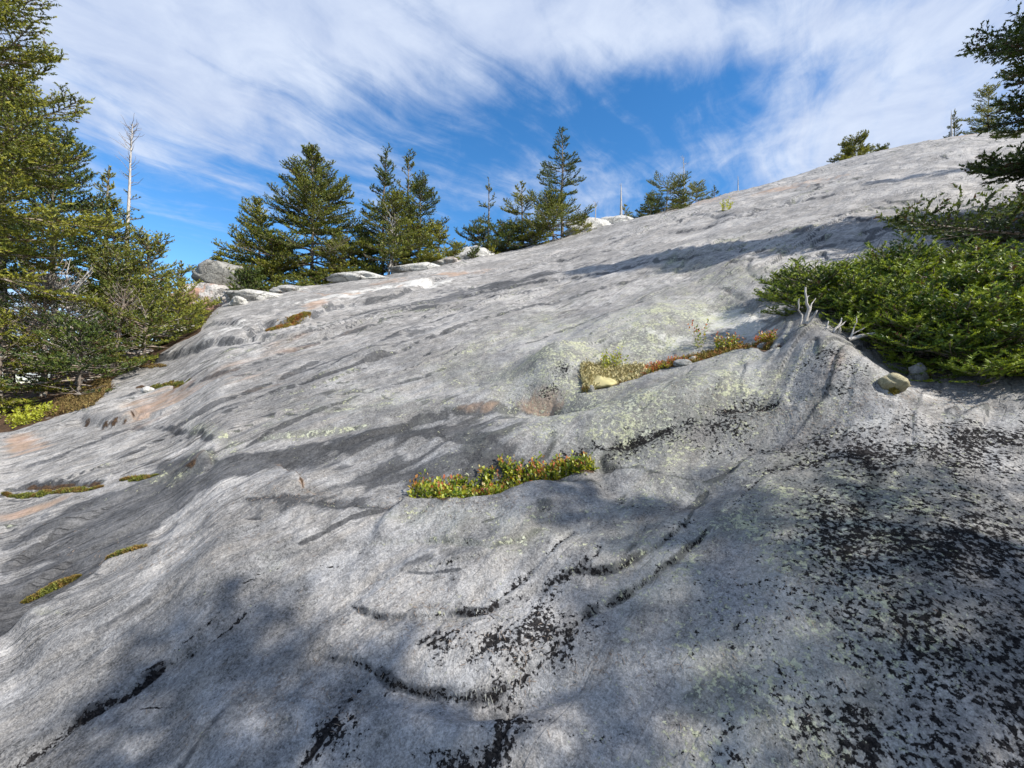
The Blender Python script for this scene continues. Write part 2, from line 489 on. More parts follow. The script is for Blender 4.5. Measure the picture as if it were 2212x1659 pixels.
# long grain lines and ledges on the upper slope
line([(1690, 652), (1640, 610), (1560, 560), (1700, 545)], w=0.03, d=0.02, dark=0.3, mw=0.05)
line([(1560, 620), (1610, 650), (1640, 690)], w=0.03, d=0.03, dark=0.35, black=0.2, rust=0.2, mw=0.05)
line([(1410, 506), (1560, 480), (1700, 440), (1850, 415), (1900, 400)], w=0.03, step=0.05, fall=0.7, dark=0.5, mw=0.05)
line([(1700, 560), (1850, 520), (1950, 500)], w=0.02, step=0.03, fall=0.4, dark=0.4, mw=0.04)
line([(1790, 372), (1860, 356), (1900, 350)], w=0.06, d=0.06, dark=0.8, mw=0.06)
line([(1480, 462), (1600, 470), (1720, 436)], w=0.03, step=0.04, fall=0.5, dark=0.5, mw=0.04)
line([(1310, 516), (1350, 514)], w=0.03, d=0.04, dark=0.9, mw=0.04)
line([(1040, 660), (1200, 622), (1400, 590), (1600, 555)], w=0.02, step=0.02, fall=0.5, dark=0.25, mw=0.05)
line([(560, 812), (800, 740), (1000, 680), (1140, 640)], w=0.02, step=0.015, fall=0.5, dark=0.2, mw=0.05)
line([(640, 900), (780, 800), (900, 720), (1010, 680)], w=0.02, step=0.02, fall=0.5, dark=0.3, mw=0.05)
line([(600, 620), (760, 640), (880, 620)], w=0.02, d=0.02, rust=0.5, dark=0.2, mw=0.06)

# long partings and low ledges running with the grain over the left and middle
for pts, st, mw_ in (
        ([(0, 1240), (120, 1165), (230, 1100), (340, 1048), (450, 1002)], 0.035, 0.013),
        ([(0, 1200), (90, 1150), (180, 1108), (300, 1058), (430, 1008)], -0.03, 0.012),
        ([(0, 1305), (150, 1212), (300, 1128), (420, 1070)], 0.03, 0.011),
        ([(60, 1200), (200, 1130), (360, 1060)], 0.0, 0.008),
        ([(285, 922), (360, 930), (430, 938), (458, 962)], 0.02, 0.012),
        ([(0, 1020), (120, 985), (250, 935), (330, 905)], 0.025, 0.012),
        ([(250, 1002), (380, 930), (520, 858), (700, 775)], 0.03, 0.013),
        ([(400, 932), (640, 842), (900, 742), (1140, 662), (1400, 600)], 0.035, 0.018),
        ([(470, 902), (700, 802), (900, 705), (1030, 665)], -0.03, 0.015),
        ([(480, 990), (650, 905), (820, 838), (980, 790)], 0.02, 0.011),
        ([(330, 860), (500, 800), (700, 735), (900, 680)], 0.03, 0.014),
        ([(700, 700), (900, 655), (1150, 612), (1400, 570), (1650, 520)], 0.035, 0.022),
        ([(1000, 600), (1200, 565), (1400, 520)], 0.04, 0.024),
        ([(1080, 760), (1250, 700), (1400, 650)], 0.0, 0.012),
        ([(640, 1180), (760, 1120), (860, 1098)], 0.012, 0.006),
        ([(560, 905), (640, 900), (740, 880)], 0.012, 0.010)):
    line(pts, w=0.010, step=st, d=0.0 if st else 0.012, fall=0.35, dark=0.75, mw=mw_, jag=0.006)  # dark paints crevice shade so the low ledges show

# broad stains, crusts and tones, with some painted sun and shadow: place, radii, tilt
for (px, py, rx, ry, rot, m) in [
    (2080, 955, 420, 60, 2, dict(black=0.40)), (2170, 1120, 260, 190, 0, dict(black=0.28)),
    (2250, 1350, 250, 320, 0, dict(black=0.36)), (1950, 1450, 330, 190, 0, dict(black=0.30)),
    (1750, 960, 260, 35, 5, dict(black=0.40)), (1900, 1180, 300, 130, 0, dict(black=0.32)),
    (1720, 1120, 300, 60, 0, dict(black=0.16, lich=0.3)),
    (1900, 1600, 520, 100, 0, dict(black=0.30)), (2150, 1600, 200, 140, 0, dict(black=0.4)),
    (1500, 930, 160, 30, 15, dict(black=0.45)), (1330, 990, 60, 25, 0, dict(black=0.25)),
    (1215, 800, 40, 30, 0, dict(black=0.42)), (1190, 850, 50, 22, 0, dict(black=0.42, rust=0.3)),
    (1400, 720, 90, 40, -20, dict(black=0.25, lich=0.3)), (1500, 600, 120, 45, -20, dict(black=0.26, lich=0.35)),
    (1560, 640, 90, 40, 0, dict(black=0.28)), (1640, 570, 90, 30, 0, dict(black=0.2)),
    (1160, 1330, 120, 60, 20, dict(black=0.48)), (980, 1400, 120, 40, 10, dict(black=0.46)), (1190, 1380, 130, 70, 20, dict(black=0.5)),
    (1230, 1230, 60, 40, 30, dict(black=0.35)), (1110, 1560, 70, 90, 0, dict(black=0.55)), (740, 1570, 100, 90, 20, dict(black=0.55)), (950, 1640, 160, 30, 0, dict(black=0.5)),
    (880, 1130, 80, 30, 0, dict(lich=0.35)), (1040, 1160, 140, 40, 5, dict(lich=0.4)), (1130, 1190, 100, 30, 5, dict(lich=0.35)),
    (900, 1460, 90, 20, 0, dict(lich=0.2)), (1650, 1060, 330, 70, 0, dict(lich=0.35)), (1600, 1300, 260, 160, 0, dict(lich=0.36)),
    (1750, 1500, 300, 200, 0, dict(lich=0.36)), (1900, 1250, 240, 200, 0, dict(lich=0.22)),
    (1360, 870, 260, 70, 10, dict(lich=0.42)), (1500, 830, 160, 40, 10, dict(lich=0.35)), (1330, 960, 120, 30, 10, dict(lich=0.45)),
    (1200, 740, 300, 90, 0, dict(lich=0.40)), (1450, 680, 200, 90, 0, dict(lich=0.5)), (1600, 540, 260, 60, 5, dict(lich=0.38)),
    (1000, 800, 300, 80, 10, dict(lich=0.25)), (700, 870, 300, 60, 10, dict(lich=0.25)), (450, 935, 60, 18, -20, dict(lich=0.75)),
    (360, 1040, 90, 20, 10, dict(lich=0.4)), (430, 985, 40, 12, 0, dict(lich=0.7)), (620, 1215, 60, 12, 10, dict(lich=0.5)), (575, 1200, 30, 12, 0, dict(lich=0.6)),
    (110, 1350, 60, 9, 5, dict(lich=0.6)), (740, 1500, 22, 20, 0, dict(lich=0.6)), (1190, 935, 100, 18, 0, dict(lich=0.5)),
    (1460, 735, 90, 30, 0, dict(white=0.5)), (1600, 700, 90, 35, -10, dict(white=0.8)), (1980, 860, 250, 25, 0, dict(white=0.4)),  # last patch paints a sunlit strip into the rock colour
    (1800, 790, 70, 45, -40, dict(white=0.3, black=0.36, rust=0.25)), (1720, 900, 60, 30, 0, dict(dark=0.2)),
    (60, 960, 60, 22, 8, dict(rust=0.6)), (330, 880, 90, 30, 20, dict(rust=0.3)), (60, 1110, 110, 12, 18, dict(rust=0.55)),
    (600, 760, 250, 40, 15, dict(rust=0.22)), (450, 830, 200, 25, 12, dict(rust=0.2)), (1020, 880, 60, 10, 5, dict(rust=0.5)),
    (1160, 880, 60, 14, 0, dict(rust=0.5)), (690, 660, 40, 12, 10, dict(rust=0.6)), (840, 610, 60, 9, 8, dict(rust=0.4)),
    (1230, 545, 200, 14, 10, dict(rust=0.2)), (1500, 440, 160, 10, 12, dict(rust=0.35)), (1720, 400, 160, 12, 14, dict(rust=0.3)),
    (1000, 590, 90, 8, 6, dict(rust=0.45)), (2080, 292, 70, 8, 5, dict(rust=0.5)),
    (640, 980, 300, 20, 12, dict(dark=0.8)), (800, 960, 240, 22, 12, dict(dark=0.35)), (1050, 930, 160, 40, 0, dict(dark=0.35)),
    (800, 1030, 150, 35, 0, dict(dark=0.4)), (950, 1000, 200, 30, 5, dict(dark=0.25)), (700, 1090, 160, 20, 0, dict(dark=0.3)),
    (240, 1160, 190, 36, 33, dict(dark=0.9)), (90, 1260, 190, 36, 33, dict(dark=0.95)), (40, 1340, 130, 14, 33, dict(dark=0.8)),
    (200, 1100, 220, 22, 22, dict(dark=0.4)), (60, 1190, 160, 30, 25, dict(dark=0.4, rust=0.15)), (380, 1010, 80, 16, 10, dict(dark=0.45, rust=0.2)),
    (1000, 640, 200, 12, 13, dict(dark=0.35)), (1150, 600, 260, 10, 11, dict(dark=0.3)), (830, 740, 200, 12, 20, dict(dark=0.25)),
    (640, 850, 160, 10, 25, dict(dark=0.2)), (530, 905, 140, 12, 20, dict(dark=0.2)),
    (60, 1540, 50, 60, 0, dict(dark=0.15)), (850, 1230, 120, 30, 0, dict(dark=0.12)),  # first patch paints a soft shadow into the rock colour
    (1220, 475, 80, 18, 8, dict(white=0.9, lich=0.3)), (1100, 530, 60, 10, 8, dict(white=0.7)), (880, 620, 100, 14, 8, dict(white=0.8)),
    (700, 650, 100, 12, 8, dict(white=0.7)), (500, 715, 90, 12, 12, dict(white=0.35)), (360, 765, 90, 12, 15, dict(white=0.3)),
    (2050, 480, 130, 30, 0, dict(soil=0.5, dark=0.5)), (2150, 530, 120, 60, 0, dict(soil=0.5, dark=0.4)),
]:
    patch(px, py, rx, ry, rot, **m)


def terraces(x, y):
    """thin sheets the slab sheds: their broken edges are low steps with crevice darkness painted at the foot"""
    r = np.hypot(x, y); s, t = flow(x, y)
    tz = 0; tm = 0
    for (ls, lt, num, h, seed, lo, hi) in ((2.6, 0.55, 2.0, 0.022, 401, 2.4, 9.0), (6.0, 1.2, 2.8, 0.050, 411, 4.0, 30.0)):
        q = num * fbm(s / ls, t / lt, 4, seed, 0.45) + 0.3 * t / lt
        fr = q - np.floor(q)
        gate = sstep(perlin(s / (ls * 0.8) + 5, t / (lt * 1.5), seed + 7), -0.15, 0.35) * sstep(r, lo * 0.7, lo * 1.4) * (1 - sstep(r, hi * 0.8, hi * 1.2))
        e = 0.05 + 0.01 * np.clip(r, 0, 8)
        tz = tz + h * gate * (fr * 0.9 - sstep(fr, 1 - e, 1.0) * 0.9)
        tm = np.maximum(tm, gate * sstep(fr, 1 - 1.6 * e, 1 - 0.5 * e))
    return tz, tm


def feature_field(x, y, want_masks=True):
    n = x.size
    dz = np.zeros(n)
    M = {k: np.zeros(n) for k in ('black', 'lich', 'rust', 'dark', 'soil', 'white')} if want_masks else None
    rr_ = np.hypot(x, y)
    wob = (perlin(x / 0.09, y / 0.09, 77) + 0.6 * perlin(x / 0.035, y / 0.035, 78)) * (1 - 0.9 * sstep(rr_, 2.5, 6))
    wob2 = perlin(x / 0.30, y / 0.30, 79); wob3 = perlin(x / 0.07, y / 0.07, 80)
    for L in LINES:
        P = L['P']; reach = max(5.0 * L['mw'], 3.0 * L['w'], 3.0 * L['fall'] if L['step'] else 0)
        lo = P.min(0) - reach; hi = P.max(0) + reach
        idx = np.nonzero((x > lo[0]) & (x < hi[0]) & (y > lo[1]) & (y < hi[1]))[0]
        if not len(idx):
            continue
        r = np.hypot(x[idx], y[idx])
        jag = L['jag'] * np.clip(r / 2.0, 0.5, 4)
        xi = x[idx] + jag * wob[idx]; yi = y[idx] + jag * 1.6 * wob2[idx]
        best = np.full(len(idx), 1e9); side = np.zeros(len(idx)); tt = np.zeros(len(idx))
        ns = len(P) - 1
        for k in range(ns):
            a = P[k]; e = P[k + 1] - a; ll = e @ e + 1e-12
            t = np.clip(((xi - a[0]) * e[0] + (yi - a[1]) * e[1]) / ll, 0, 1)
            qx = xi - a[0] - t * e[0]; qy = yi - a[1] - t * e[1]
            d2 = qx * qx + qy * qy
            m = d2 < best
            best[m] = d2[m]; tt[m] = (k + t[m]) / ns
            side[m] = np.sign(e[0] * qy - e[1] * qx)[m]
        d = np.sqrt(best)
        taper = sstep(tt, 0, 0.10) * sstep(1 - tt, 0, 0.10)
        vary = np.clip(0.75 + 0.7 * wob2[idx], 0.15, 1.3)
        wf = np.maximum(L['w'], 0.95 * row_gap(r)); mwf = np.maximum(L['mw'], 0.95 * row_gap(r)); thin = (L['mw'] / mwf) ** 0.6
        if L['d']:
            dz[idx] -= L['d'] * np.exp(-(d / wf) ** 2) * taper * vary
        if L['step']:
            s = L['step']; sg = side if s > 0 else -side
            up = sstep(sg * d, -wf * 0.7, wf * 0.7)
            dz[idx] += abs(s) * (up - 0.25) * np.exp(-(d / L['fall']) ** 1.5) * taper * np.clip(0.8 + 0.5 * wob2[idx], 0.2, 1.3)
            dz[idx] -= 0.25 * abs(s) * np.exp(-(d / (wf * 1.2)) ** 2) * taper
        if want_masks:
            g = thin * np.exp(-(d / mwf) ** 1.6) * sstep(tt, -0.02, 0.05) * sstep(1 - tt, -0.02, 0.05)
            core = np.exp(-(d / np.maximum(0.34 * L['mw'], 0.7 * row_gap(r))) ** 2); halo = 0.52 * np.exp(-(d / (1.7 * L['mw'])) ** 1.5)
            for k, v in L['m'].items():
                if v:
                    gg = np.maximum(core, halo) * sstep(tt, -0.02, 0.05) * sstep(1 - tt, -0.02, 0.05) if k == 'black' else g
                    M[k][idx] = np.maximum(M[k][idx], v * gg * np.clip(0.85 + 0.6 * wob2[idx] + 0.5 * wob3[idx], 0.1, 1.2))
    tz, tm = terraces(x, y)
    dz += tz
    if want_masks:
        M['dark'] = np.maximum(M['dark'], tm * 0.42)  # crevice darkness put into the rock colour
        c1, c2 = creases(x, y); rr2 = np.hypot(x, y)
        rgt = sstep(x / np.maximum(y, 0.3), -0.75, 0.1) * (1 - sstep(rr2, 3.0, 4.5)) * (y > 0)
        cm = np.maximum(np.exp(-(c1 / 0.05) ** 2), 0.8 * np.exp(-(c2 / 0.06) ** 2))
        M['black'] = np.maximum(M['black'], 0.55 * cm * rgt * sstep(perlin(x / 0.35, y / 0.35, 95), -0.3, 0.3))
        M['dark'] = np.maximum(M['dark'], 0.20 * cm * (1 - sstep(rr2, 2.5, 4.5)))
        # thin speckle everywhere on the right of the near rock
        M['black'] = np.maximum(M['black'], rgt * sstep(x / np.maximum(y, 0.3), 0.0, 0.5) * (0.29 + 0.16 * perlin(x / 0.25, y / 0.25, 96)))
        M['lich'] = np.maximum(M['lich'], rgt * sstep(x / np.maximum(y, 0.3), -0.1, 0.4) * (0.22 + 0.22 * perlin(x / 0.3, y / 0.3, 97)))
        M['lich'] = np.maximum(M['lich'], tm * 0.7 * (perlin(x / 0.5, y / 0.5, 94) > 0.0))
        big = perlin(x / 0.6, y / 0.6, 90); mid_ = perlin(x / 0.16, y / 0.16, 91)
        for c, MI, p, m in PATCH:
            R = 2.2 / math.sqrt(max(1e-6, abs(np.linalg.eigvalsh(MI.T @ MI)[0])))
            idx = np.nonzero((abs(x - c[0]) < R) & (abs(y - c[1]) < R))[0]
            if not len(idx):
                continue
            dx = x[idx] - c[0]; dy = y[idx] - c[1]
            q = (MI[0, 0] * dx + MI[0, 1] * dy) ** 2 + (MI[1, 0] * dx + MI[1, 1] * dy) ** 2
            g = np.exp(-q) * np.clip(0.95 + 0.6 * big[idx] + 0.45 * mid_[idx], 0.15, 1.5)
            for k, v in m.items():
                M[k][idx] = M[k][idx] + v * g * (1 - 0.6 * np.clip(M[k][idx], 0, 1))
    return dz, M


def grain(x, y):
    r = np.hypot(x, y); s, t = flow(x, y)
    left = sstep(-x / np.maximum(y, 0.5), -0.35, 0.5)         # the left of the slab is more banded
    z = (0.007 * left + 0.003) * fbm(s / 1.8, t / 0.13, 3, 31) * sstep(r, 0.6, 1.6)
    z = z + 0.006 * fbm(x / 0.16, y / 0.16, 3, 33)
    # thin overlapping scales broken off along the grain
    q = t / 0.42 + 0.9 * perlin(s / 1.2, t / 0.8, 35)
    z = z + 0.012 * (q - np.floor(q)) ** 3 * sstep(perlin(s / 1.6, t / 0.9, 36), -0.1, 0.5)
    far = sstep(r, 6, 14)
    z = z + far * 0.028 * fbm(s / 1.8, t / 0.5, 3, 37)
    return z * (1 - sstep(r, 34, 60))


def ground_z(x, y):
    x = np.atleast_1d(np.asarray(x, float)); y = np.atleast_1d(np.asarray(y, float))
    dz, _ = feature_field(x, y, False)
    return z0(x, y) + dz + grain(x, y)


def gz(x, y):
    return float(ground_z(x, y)[0])


def make_ground():
    dense = np.radians(np.linspace(-55, 55, 590)); rest = np.radians(np.linspace(55, 305, 62))[1:-1]
    th = np.concatenate([dense, rest]); nc = len(th)
    q = np.linspace(0, 1, 4000); rr = np.geomspace(0.8, 48, 4000)
    dens = 0.50 * (1 / rr[0] - 1 / rr) / (1 / rr[0] - 1 / rr[-1]) * 1.0 + 0.50 * np.log(rr / rr[0]) / np.log(rr[-1] / rr[0])
    R = np.interp(np.linspace(0, 1, 760), dens, rr)
    R = np.concatenate([np.linspace(0.1, 0.77, 18), R, np.geomspace(50, 9000, 34)]); nr = len(R)
    X = (R[:, None] * np.sin(th)[None]).ravel(); Y = (R[:, None] * np.cos(th)[None]).ravel()
    dz, M = feature_field(X, Y)
    Z = z0(X, Y) + dz + grain(X, Y)
    ii = np.arange(nr - 1)[:, None] * nc; jj = np.arange(nc)[None]; j2 = (jj + 1) % nc
    Fq = np.stack([(ii + jj), (ii + nc + jj), (ii + nc + j2), (ii + j2)], -1).reshape(-1, 4)[:, ::-1]
    s, t = flow(X, Y)
    r = np.hypot(X, Y)
    # litter and soil under the trees on the left, and beyond the crest
    ep = np.array([hit(*q) for q in [(-330, 1010), (-120, 975), (0, 948), (118, 905), (200, 872), (245, 828), (300, 797), (360, 765), (430, 728)]])
    ea = np.concatenate([np.radians([-180, -90]), np.arctan2(ep[:, 0], ep[:, 1]), np.radians([-34, -30])])
    er = np.concatenate([[3.0, 3.6], np.hypot(ep[:, 0], ep[:, 1]), [11.0, 60.0]])
    az = np.arctan2(X, Y)
    forest = sstep(r - np.interp(az, ea, er) + 0.30 * perlin(X / 0.4, Y / 0.4, 41) + 0.1 * perlin(X / 0.1, Y / 0.1, 42), 0.0, 0.45) * (az < np.radians(-30))
    Rt = np.interp(np.arctan2(X, Y), TT, RT)
    forest = np.maximum(forest, sstep(r, Rt * 1.15, Rt * 1.5))
    M['soil'] = np.clip(np.maximum(M['soil'], forest), 0, 1)
    Z = Z + forest * 0.03 * fbm(X / 0.3, Y / 0.3, 3, 44) * (r < 60)
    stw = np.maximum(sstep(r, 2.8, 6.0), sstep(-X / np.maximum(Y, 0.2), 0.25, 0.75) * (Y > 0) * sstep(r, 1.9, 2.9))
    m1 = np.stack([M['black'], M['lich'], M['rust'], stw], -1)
    m2 = np.stack([M['dark'], M['soil'], M['white'], np.ones_like(X)], -1)
    fl = np.stack([s, t, sstep(r, 60, 140)], -1)
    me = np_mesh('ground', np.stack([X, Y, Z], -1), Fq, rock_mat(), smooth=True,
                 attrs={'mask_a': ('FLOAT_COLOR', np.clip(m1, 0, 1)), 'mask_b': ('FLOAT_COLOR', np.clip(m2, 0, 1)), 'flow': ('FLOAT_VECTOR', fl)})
    return link('ground', me, label='pale grey gneiss slab of bare mountain rock rising to the right', kind='structure')


def rock_mat():
    m, n, bs = material('gneiss')
    P = n.new('ShaderNodeNewGeometry').outputs['Position']
    fl = n.attr('flow'); s, t, far = n.sep(fl)
    stw = n.attr('mask_a', 'Alpha'); A = n.sep(n.attr('mask_a')); B = n.sep(n.attr('mask_b'))
    black, lich, rust = A[0], A[1], A[2]; dark, soil, white = B[0], B[1], B[2]
    st1 = n.noise(n.comb(n.math('MULTIPLY', s, 1.2), n.math('MULTIPLY', t, 9.0), 0), 1.0, 6, 0.6)
    st2 = n.noise(n.comb(n.math('MULTIPLY', s, 7.0), n.math('MULTIPLY', t, 55.0), 0), 1.0, 4, 0.6)
    cloud = n.noise(P, 1.1, 5, 0.6)
    mott = n.noise(P, 9.0, 6, 0.65)
    fineN = n.noise(P, 95.0, 4, 0.75)
    speck = n.noise(P, 260.0, 2, 0.6)
    v = n.math('ADD', n.math('ADD', 0.212, n.math('MULTIPLY', stw, 0.072)), n.math('MULTIPLY', n.math('SUBTRACT', cloud, 0.5), 0.20))  # stw also lifts the upper slope, sunlit paleness put into the colour
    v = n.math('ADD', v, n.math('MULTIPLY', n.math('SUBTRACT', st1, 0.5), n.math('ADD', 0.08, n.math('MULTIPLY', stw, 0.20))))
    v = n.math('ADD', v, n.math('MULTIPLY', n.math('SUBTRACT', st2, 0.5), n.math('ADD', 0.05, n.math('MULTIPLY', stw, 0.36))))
    v = n.math('ADD', v, n.math('MULTIPLY', n.math('SUBTRACT', mott, 0.5), 0.30))
    v = n.math('ADD', v, n.math('MULTIPLY', n.math('SUBTRACT', fineN, 0.5), 0.26))
    v = n.math('ADD', v, n.math('MULTIPLY', n.math('SUBTRACT', speck, 0.5), 0.30))
    dk = n.ramp(n.math('ADD', dark, n.math('ADD', n.math('MULTIPLY', n.math('SUBTRACT', st1, 0.5), 1.1), n.math('MULTIPLY', n.math('SUBTRACT', mott, 0.5), 0.9))), 0.17, 0.38)
    # hairline partings along the grain
    ck = n.noise(n.comb(n.math('MULTIPLY', s, 0.55), n.math('MULTIPLY', t, 4.2), 0), 1.0, 3, 0.55, 0.15)
    ck2 = n.noise(n.comb(n.math('MULTIPLY', s, 1.6), n.math('MULTIPLY', t, 11.0), 4.0), 1.0, 3, 0.6, 0.2)
    gate = n.ramp(n.noise(P, 0.9, 3, 0.5), 0.44, 0.58)
    crk = n.math('MULTIPLY', n.ramp(n.math('ABSOLUTE', n.math('SUBTRACT', ck, 0.5)), 0.0, 0.010, 1.0, 0.0), gate)
    crk2 = n.math('MULTIPLY', n.ramp(n.math('ABSOLUTE', n.math('SUBTRACT', ck2, 0.52)), 0.0, 0.014, 1.0, 0.0), n.math('SUBTRACT', 1.0, gate))
    crk = n.math('MULTIPLY', n.math('MAXIMUM', crk, n.math('MULTIPLY', crk2, 0.7)), n.math('ADD', 0.18, n.math('MULTIPLY', stw, 0.72)))
    pal = n.ramp(n.math('ADD', cloud, n.math('MULTIPLY', n.math('SUBTRACT', mott, 0.5), 0.7)), 0.44, 0.60)   # pale crust against bare grey rock
    cA = n.sep(n.voro(P, 75.0, out='Color')); cB = n.sep(n.voro(P, 190.0, out='Color'))
    v = n.math('ADD', v, n.math('MULTIPLY', n.math('SUBTRACT', cA[0], 0.5), 0.070))
    v = n.math('ADD', v, n.math('MULTIPLY', n.math('SUBTRACT', cB[0], 0.5), 0.110))
    v = n.math('MULTIPLY', v, n.math('ADD', 0.84, n.math('MULTIPLY', pal, 0.22)))
    v = n.math('MULTIPLY', v, n.math('SUBTRACT', 1.0, n.math('MULTIPLY', dk, 0.68)))
    v = n.math('MULTIPLY', v, n.math('SUBTRACT', 1.0, n.math('MULTIPLY', crk, 0.65)))
    v = n.math('MAXIMUM', v, 0.03)
    tint = n.mix(n.ramp(st1, 0.35, 0.7), (0.99, 0.99, 1.0), (1.06, 1.0, 0.93))
    tint = n.mix(n.math('MULTIPLY', stw, 0.5), tint, (1.07, 1.0, 0.92))  # upper slope warmed as if sunlit, painted into the tint
    tint = n.mix(n.math('MULTIPLY', dk, 0.5), tint, (0.94, 0.98, 1.08))
    col = n.mix(1.0, n.comb(v, v, v), tint, 'MULTIPLY')
    wm = n.ramp(n.math('ADD', white, n.math('MULTIPLY', n.math('SUBTRACT', mott, 0.5), 1.3)), 0.30, 0.55)
    col = n.mix(n.math('MULTIPLY', wm, 0.85), col, n.mix(n.ramp(fineN, 0.3, 0.7), (0.42, 0.41, 0.38), (0.64, 0.62, 0.59)))
    # iron stain
    rn = n.ramp(n.math('ADD', n.math('MULTIPLY', rust, 0.75), n.math('MULTIPLY', n.math('SUBTRACT', st1, 0.5), 0.7)), 0.14, 0.42)
    rc = n.mix(n.ramp(mott, 0.4, 0.65), (0.33, 0.225, 0.15), (0.40, 0.27, 0.20))
    col = n.mix(n.math('MULTIPLY', rn, 0.75), col, rc)
    # yellow-green crust lichen
    l1 = n.noise(P, 46.0, 5, 0.72, 0.3); l2 = n.noise(P, 7.0, 3, 0.6)
    lt = n.math('ADD', l1, n.math('MULTIPLY', n.math('SUBTRACT', l2, 0.5), 0.35))
    thr = n.math('SUBTRACT', 0.70, n.math('MULTIPLY', lich, 0.22))
    lm = n.ramp(n.math('SUBTRACT', lt, thr), 0.0, 0.035)
    lc = n.mix(n.ramp(fineN, 0.35, 0.65), (0.27, 0.285, 0.18), (0.52, 0.52, 0.36))
    lc = n.mix(n.ramp(l2, 0.35, 0.6), (0.47, 0.49, 0.40), lc)
    col = n.mix(n.math('MULTIPLY', lm, 0.85), col, lc)
    gv = n.ramp(n.math('ADD', n.math('MULTIPLY', lich, 0.9), n.math('MULTIPLY', n.math('SUBTRACT', mott, 0.5), 0.9)), 0.2, 0.7)
    col = n.mix(n.math('MULTIPLY', gv, 0.17), col, (0.26, 0.275, 0.19))
    # black rock tripe and crust
    b1 = n.noise(P, 66.0, 4, 0.62, 0.2); b2 = n.noise(P, 170.0, 3, 0.62); b3 = n.noise(P, 17.0, 3, 0.6)
    bt = n.math('ADD', n.math('ADD', n.math('MULTIPLY', b1, 0.62), n.math('MULTIPLY', b2, 0.22)), n.math('MULTIPLY', b3, 0.16))
    bthr = n.math('SUBTRACT', 0.70, n.math('MULTIPLY', n.math('ADD', black, n.math('MULTIPLY', n.math('SUBTRACT', mott, 0.5), 0.6)), 0.29))
    bm = n.math('MULTIPLY', n.ramp(n.math('SUBTRACT', bt, bthr), 0.0, 0.022), n.ramp(black, 0.04, 0.12))
    halo = n.math('MULTIPLY', n.ramp(n.math('SUBTRACT', bt, bthr), -0.06, 0.0), n.ramp(black, 0.25, 0.6))
    col = n.mix(n.math('MULTIPLY', halo, 0.38), col, (0.085, 0.085, 0.09))
    bc = n.mix(n.ramp(fineN, 0.4, 0.7), (0.005, 0.005, 0.006), (0.034, 0.031, 0.030))
    col = n.mix(n.math('MULTIPLY', bm, 0.96), col, bc)
    # soil, needles and litter
    sm = n.ramp(n.math('ADD', soil, n.math('MULTIPLY', n.math('SUBTRACT', mott, 0.5), 0.8)), 0.36, 0.52)
    sc_ = n.mix(n.ramp(fineN, 0.35, 0.65), (0.022, 0.014, 0.010), (0.11, 0.066, 0.036))
    col = n.mix(sm, col, sc_)
    fcol = n.mix(n.noise(P, 0.05, 6, 0.6), (0.018, 0.032, 0.012), (0.05, 0.075, 0.025))
    col = n.mix(far, col, fcol)
    n.put(bs.inputs['Base Color'], col)
    n.put(bs.inputs['Roughness'], n.ramp(fineN, 0.3, 0.7, 0.62, 0.86))
    n.put(bs.inputs['Specular IOR Level'], n.math('MULTIPLY', n.math('SUBTRACT', 1.0, bm), 0.18))
    h = n.math('MULTIPLY', mott, 0.020)
    h = n.math('ADD', h, n.math('MULTIPLY', st2, n.math('MULTIPLY', stw, 0.012)))
    h = n.math('ADD', h, n.math('ADD', n.math('MULTIPLY', fineN, 0.0040), n.math('MULTIPLY', cA[1], 0.0009)))
    h = n.math('ADD', h, n.math('MULTIPLY', n.noise(P, 40.0, 3, 0.6), 0.0085))
    h = n.math('SUBTRACT', h, n.math('MULTIPLY', crk, 0.010))
    h = n.math('ADD', h, n.math('MULTIPLY', lm, 0.0015))
    h = n.math('ADD', h, n.math('MULTIPLY', bm, 0.0030))
    h = n.math('ADD', h, n.math('MULTIPLY', sm, 0.006))
    bp = n.new('ShaderNodeBump'); n.put(bp.inputs['Height'], h)
    bp.inputs['Distance'].default_value = 1.0; bp.inputs['Strength'].default_value = 0.85
    n.put(bs.inputs['Normal'], bp.outputs[0])
    return m


make_ground()

# ------------------------------------------------------------------ plant materials
def needle_mat(name, dark_c, mid_c, tip_c, dead_c=(0.10, 0.055, 0.03), dead=0.03):
    m, n, bs = material(name)
    a = n.sep(n.attr('tone'))            # x: random per shoot, y: new growth, z: random per branch
    c = n.mix(n.ramp(a[0], 0.0, 0.75, smooth=False), dark_c, mid_c)
    c = n.mix(n.math('MULTIPLY', n.ramp(a[2], 0.3, 1.0), 0.5), c, tip_c)
    c = n.mix(n.math('MULTIPLY', a[1], 0.75), c, tip_c)
    c = n.mix(n.ramp(a[0], 1 - dead - 0.01, 1 - dead), c, dead_c)
    n.put(bs.inputs['Base Color'], c)
    bs.inputs['Roughness'].default_value = 0.5
    bs.inputs['Specular IOR Level'].default_value = 0.35
    tr = n.new('ShaderNodeBsdfTranslucent'); n.put(tr.inputs[0], n.mix(1.0, c, (1.25, 1.15, 0.5), 'MULTIPLY'))
    mx = n.new('ShaderNodeMixShader'); mx.inputs[0].default_value = 0.25
    out = [q for q in n.n if q.type == 'OUTPUT_MATERIAL'][0]
    n.l.new(bs.outputs[0], mx.inputs[1]); n.l.new(tr.outputs[0], mx.inputs[2]); n.l.new(mx.outputs[0], out.inputs[0])
    return m


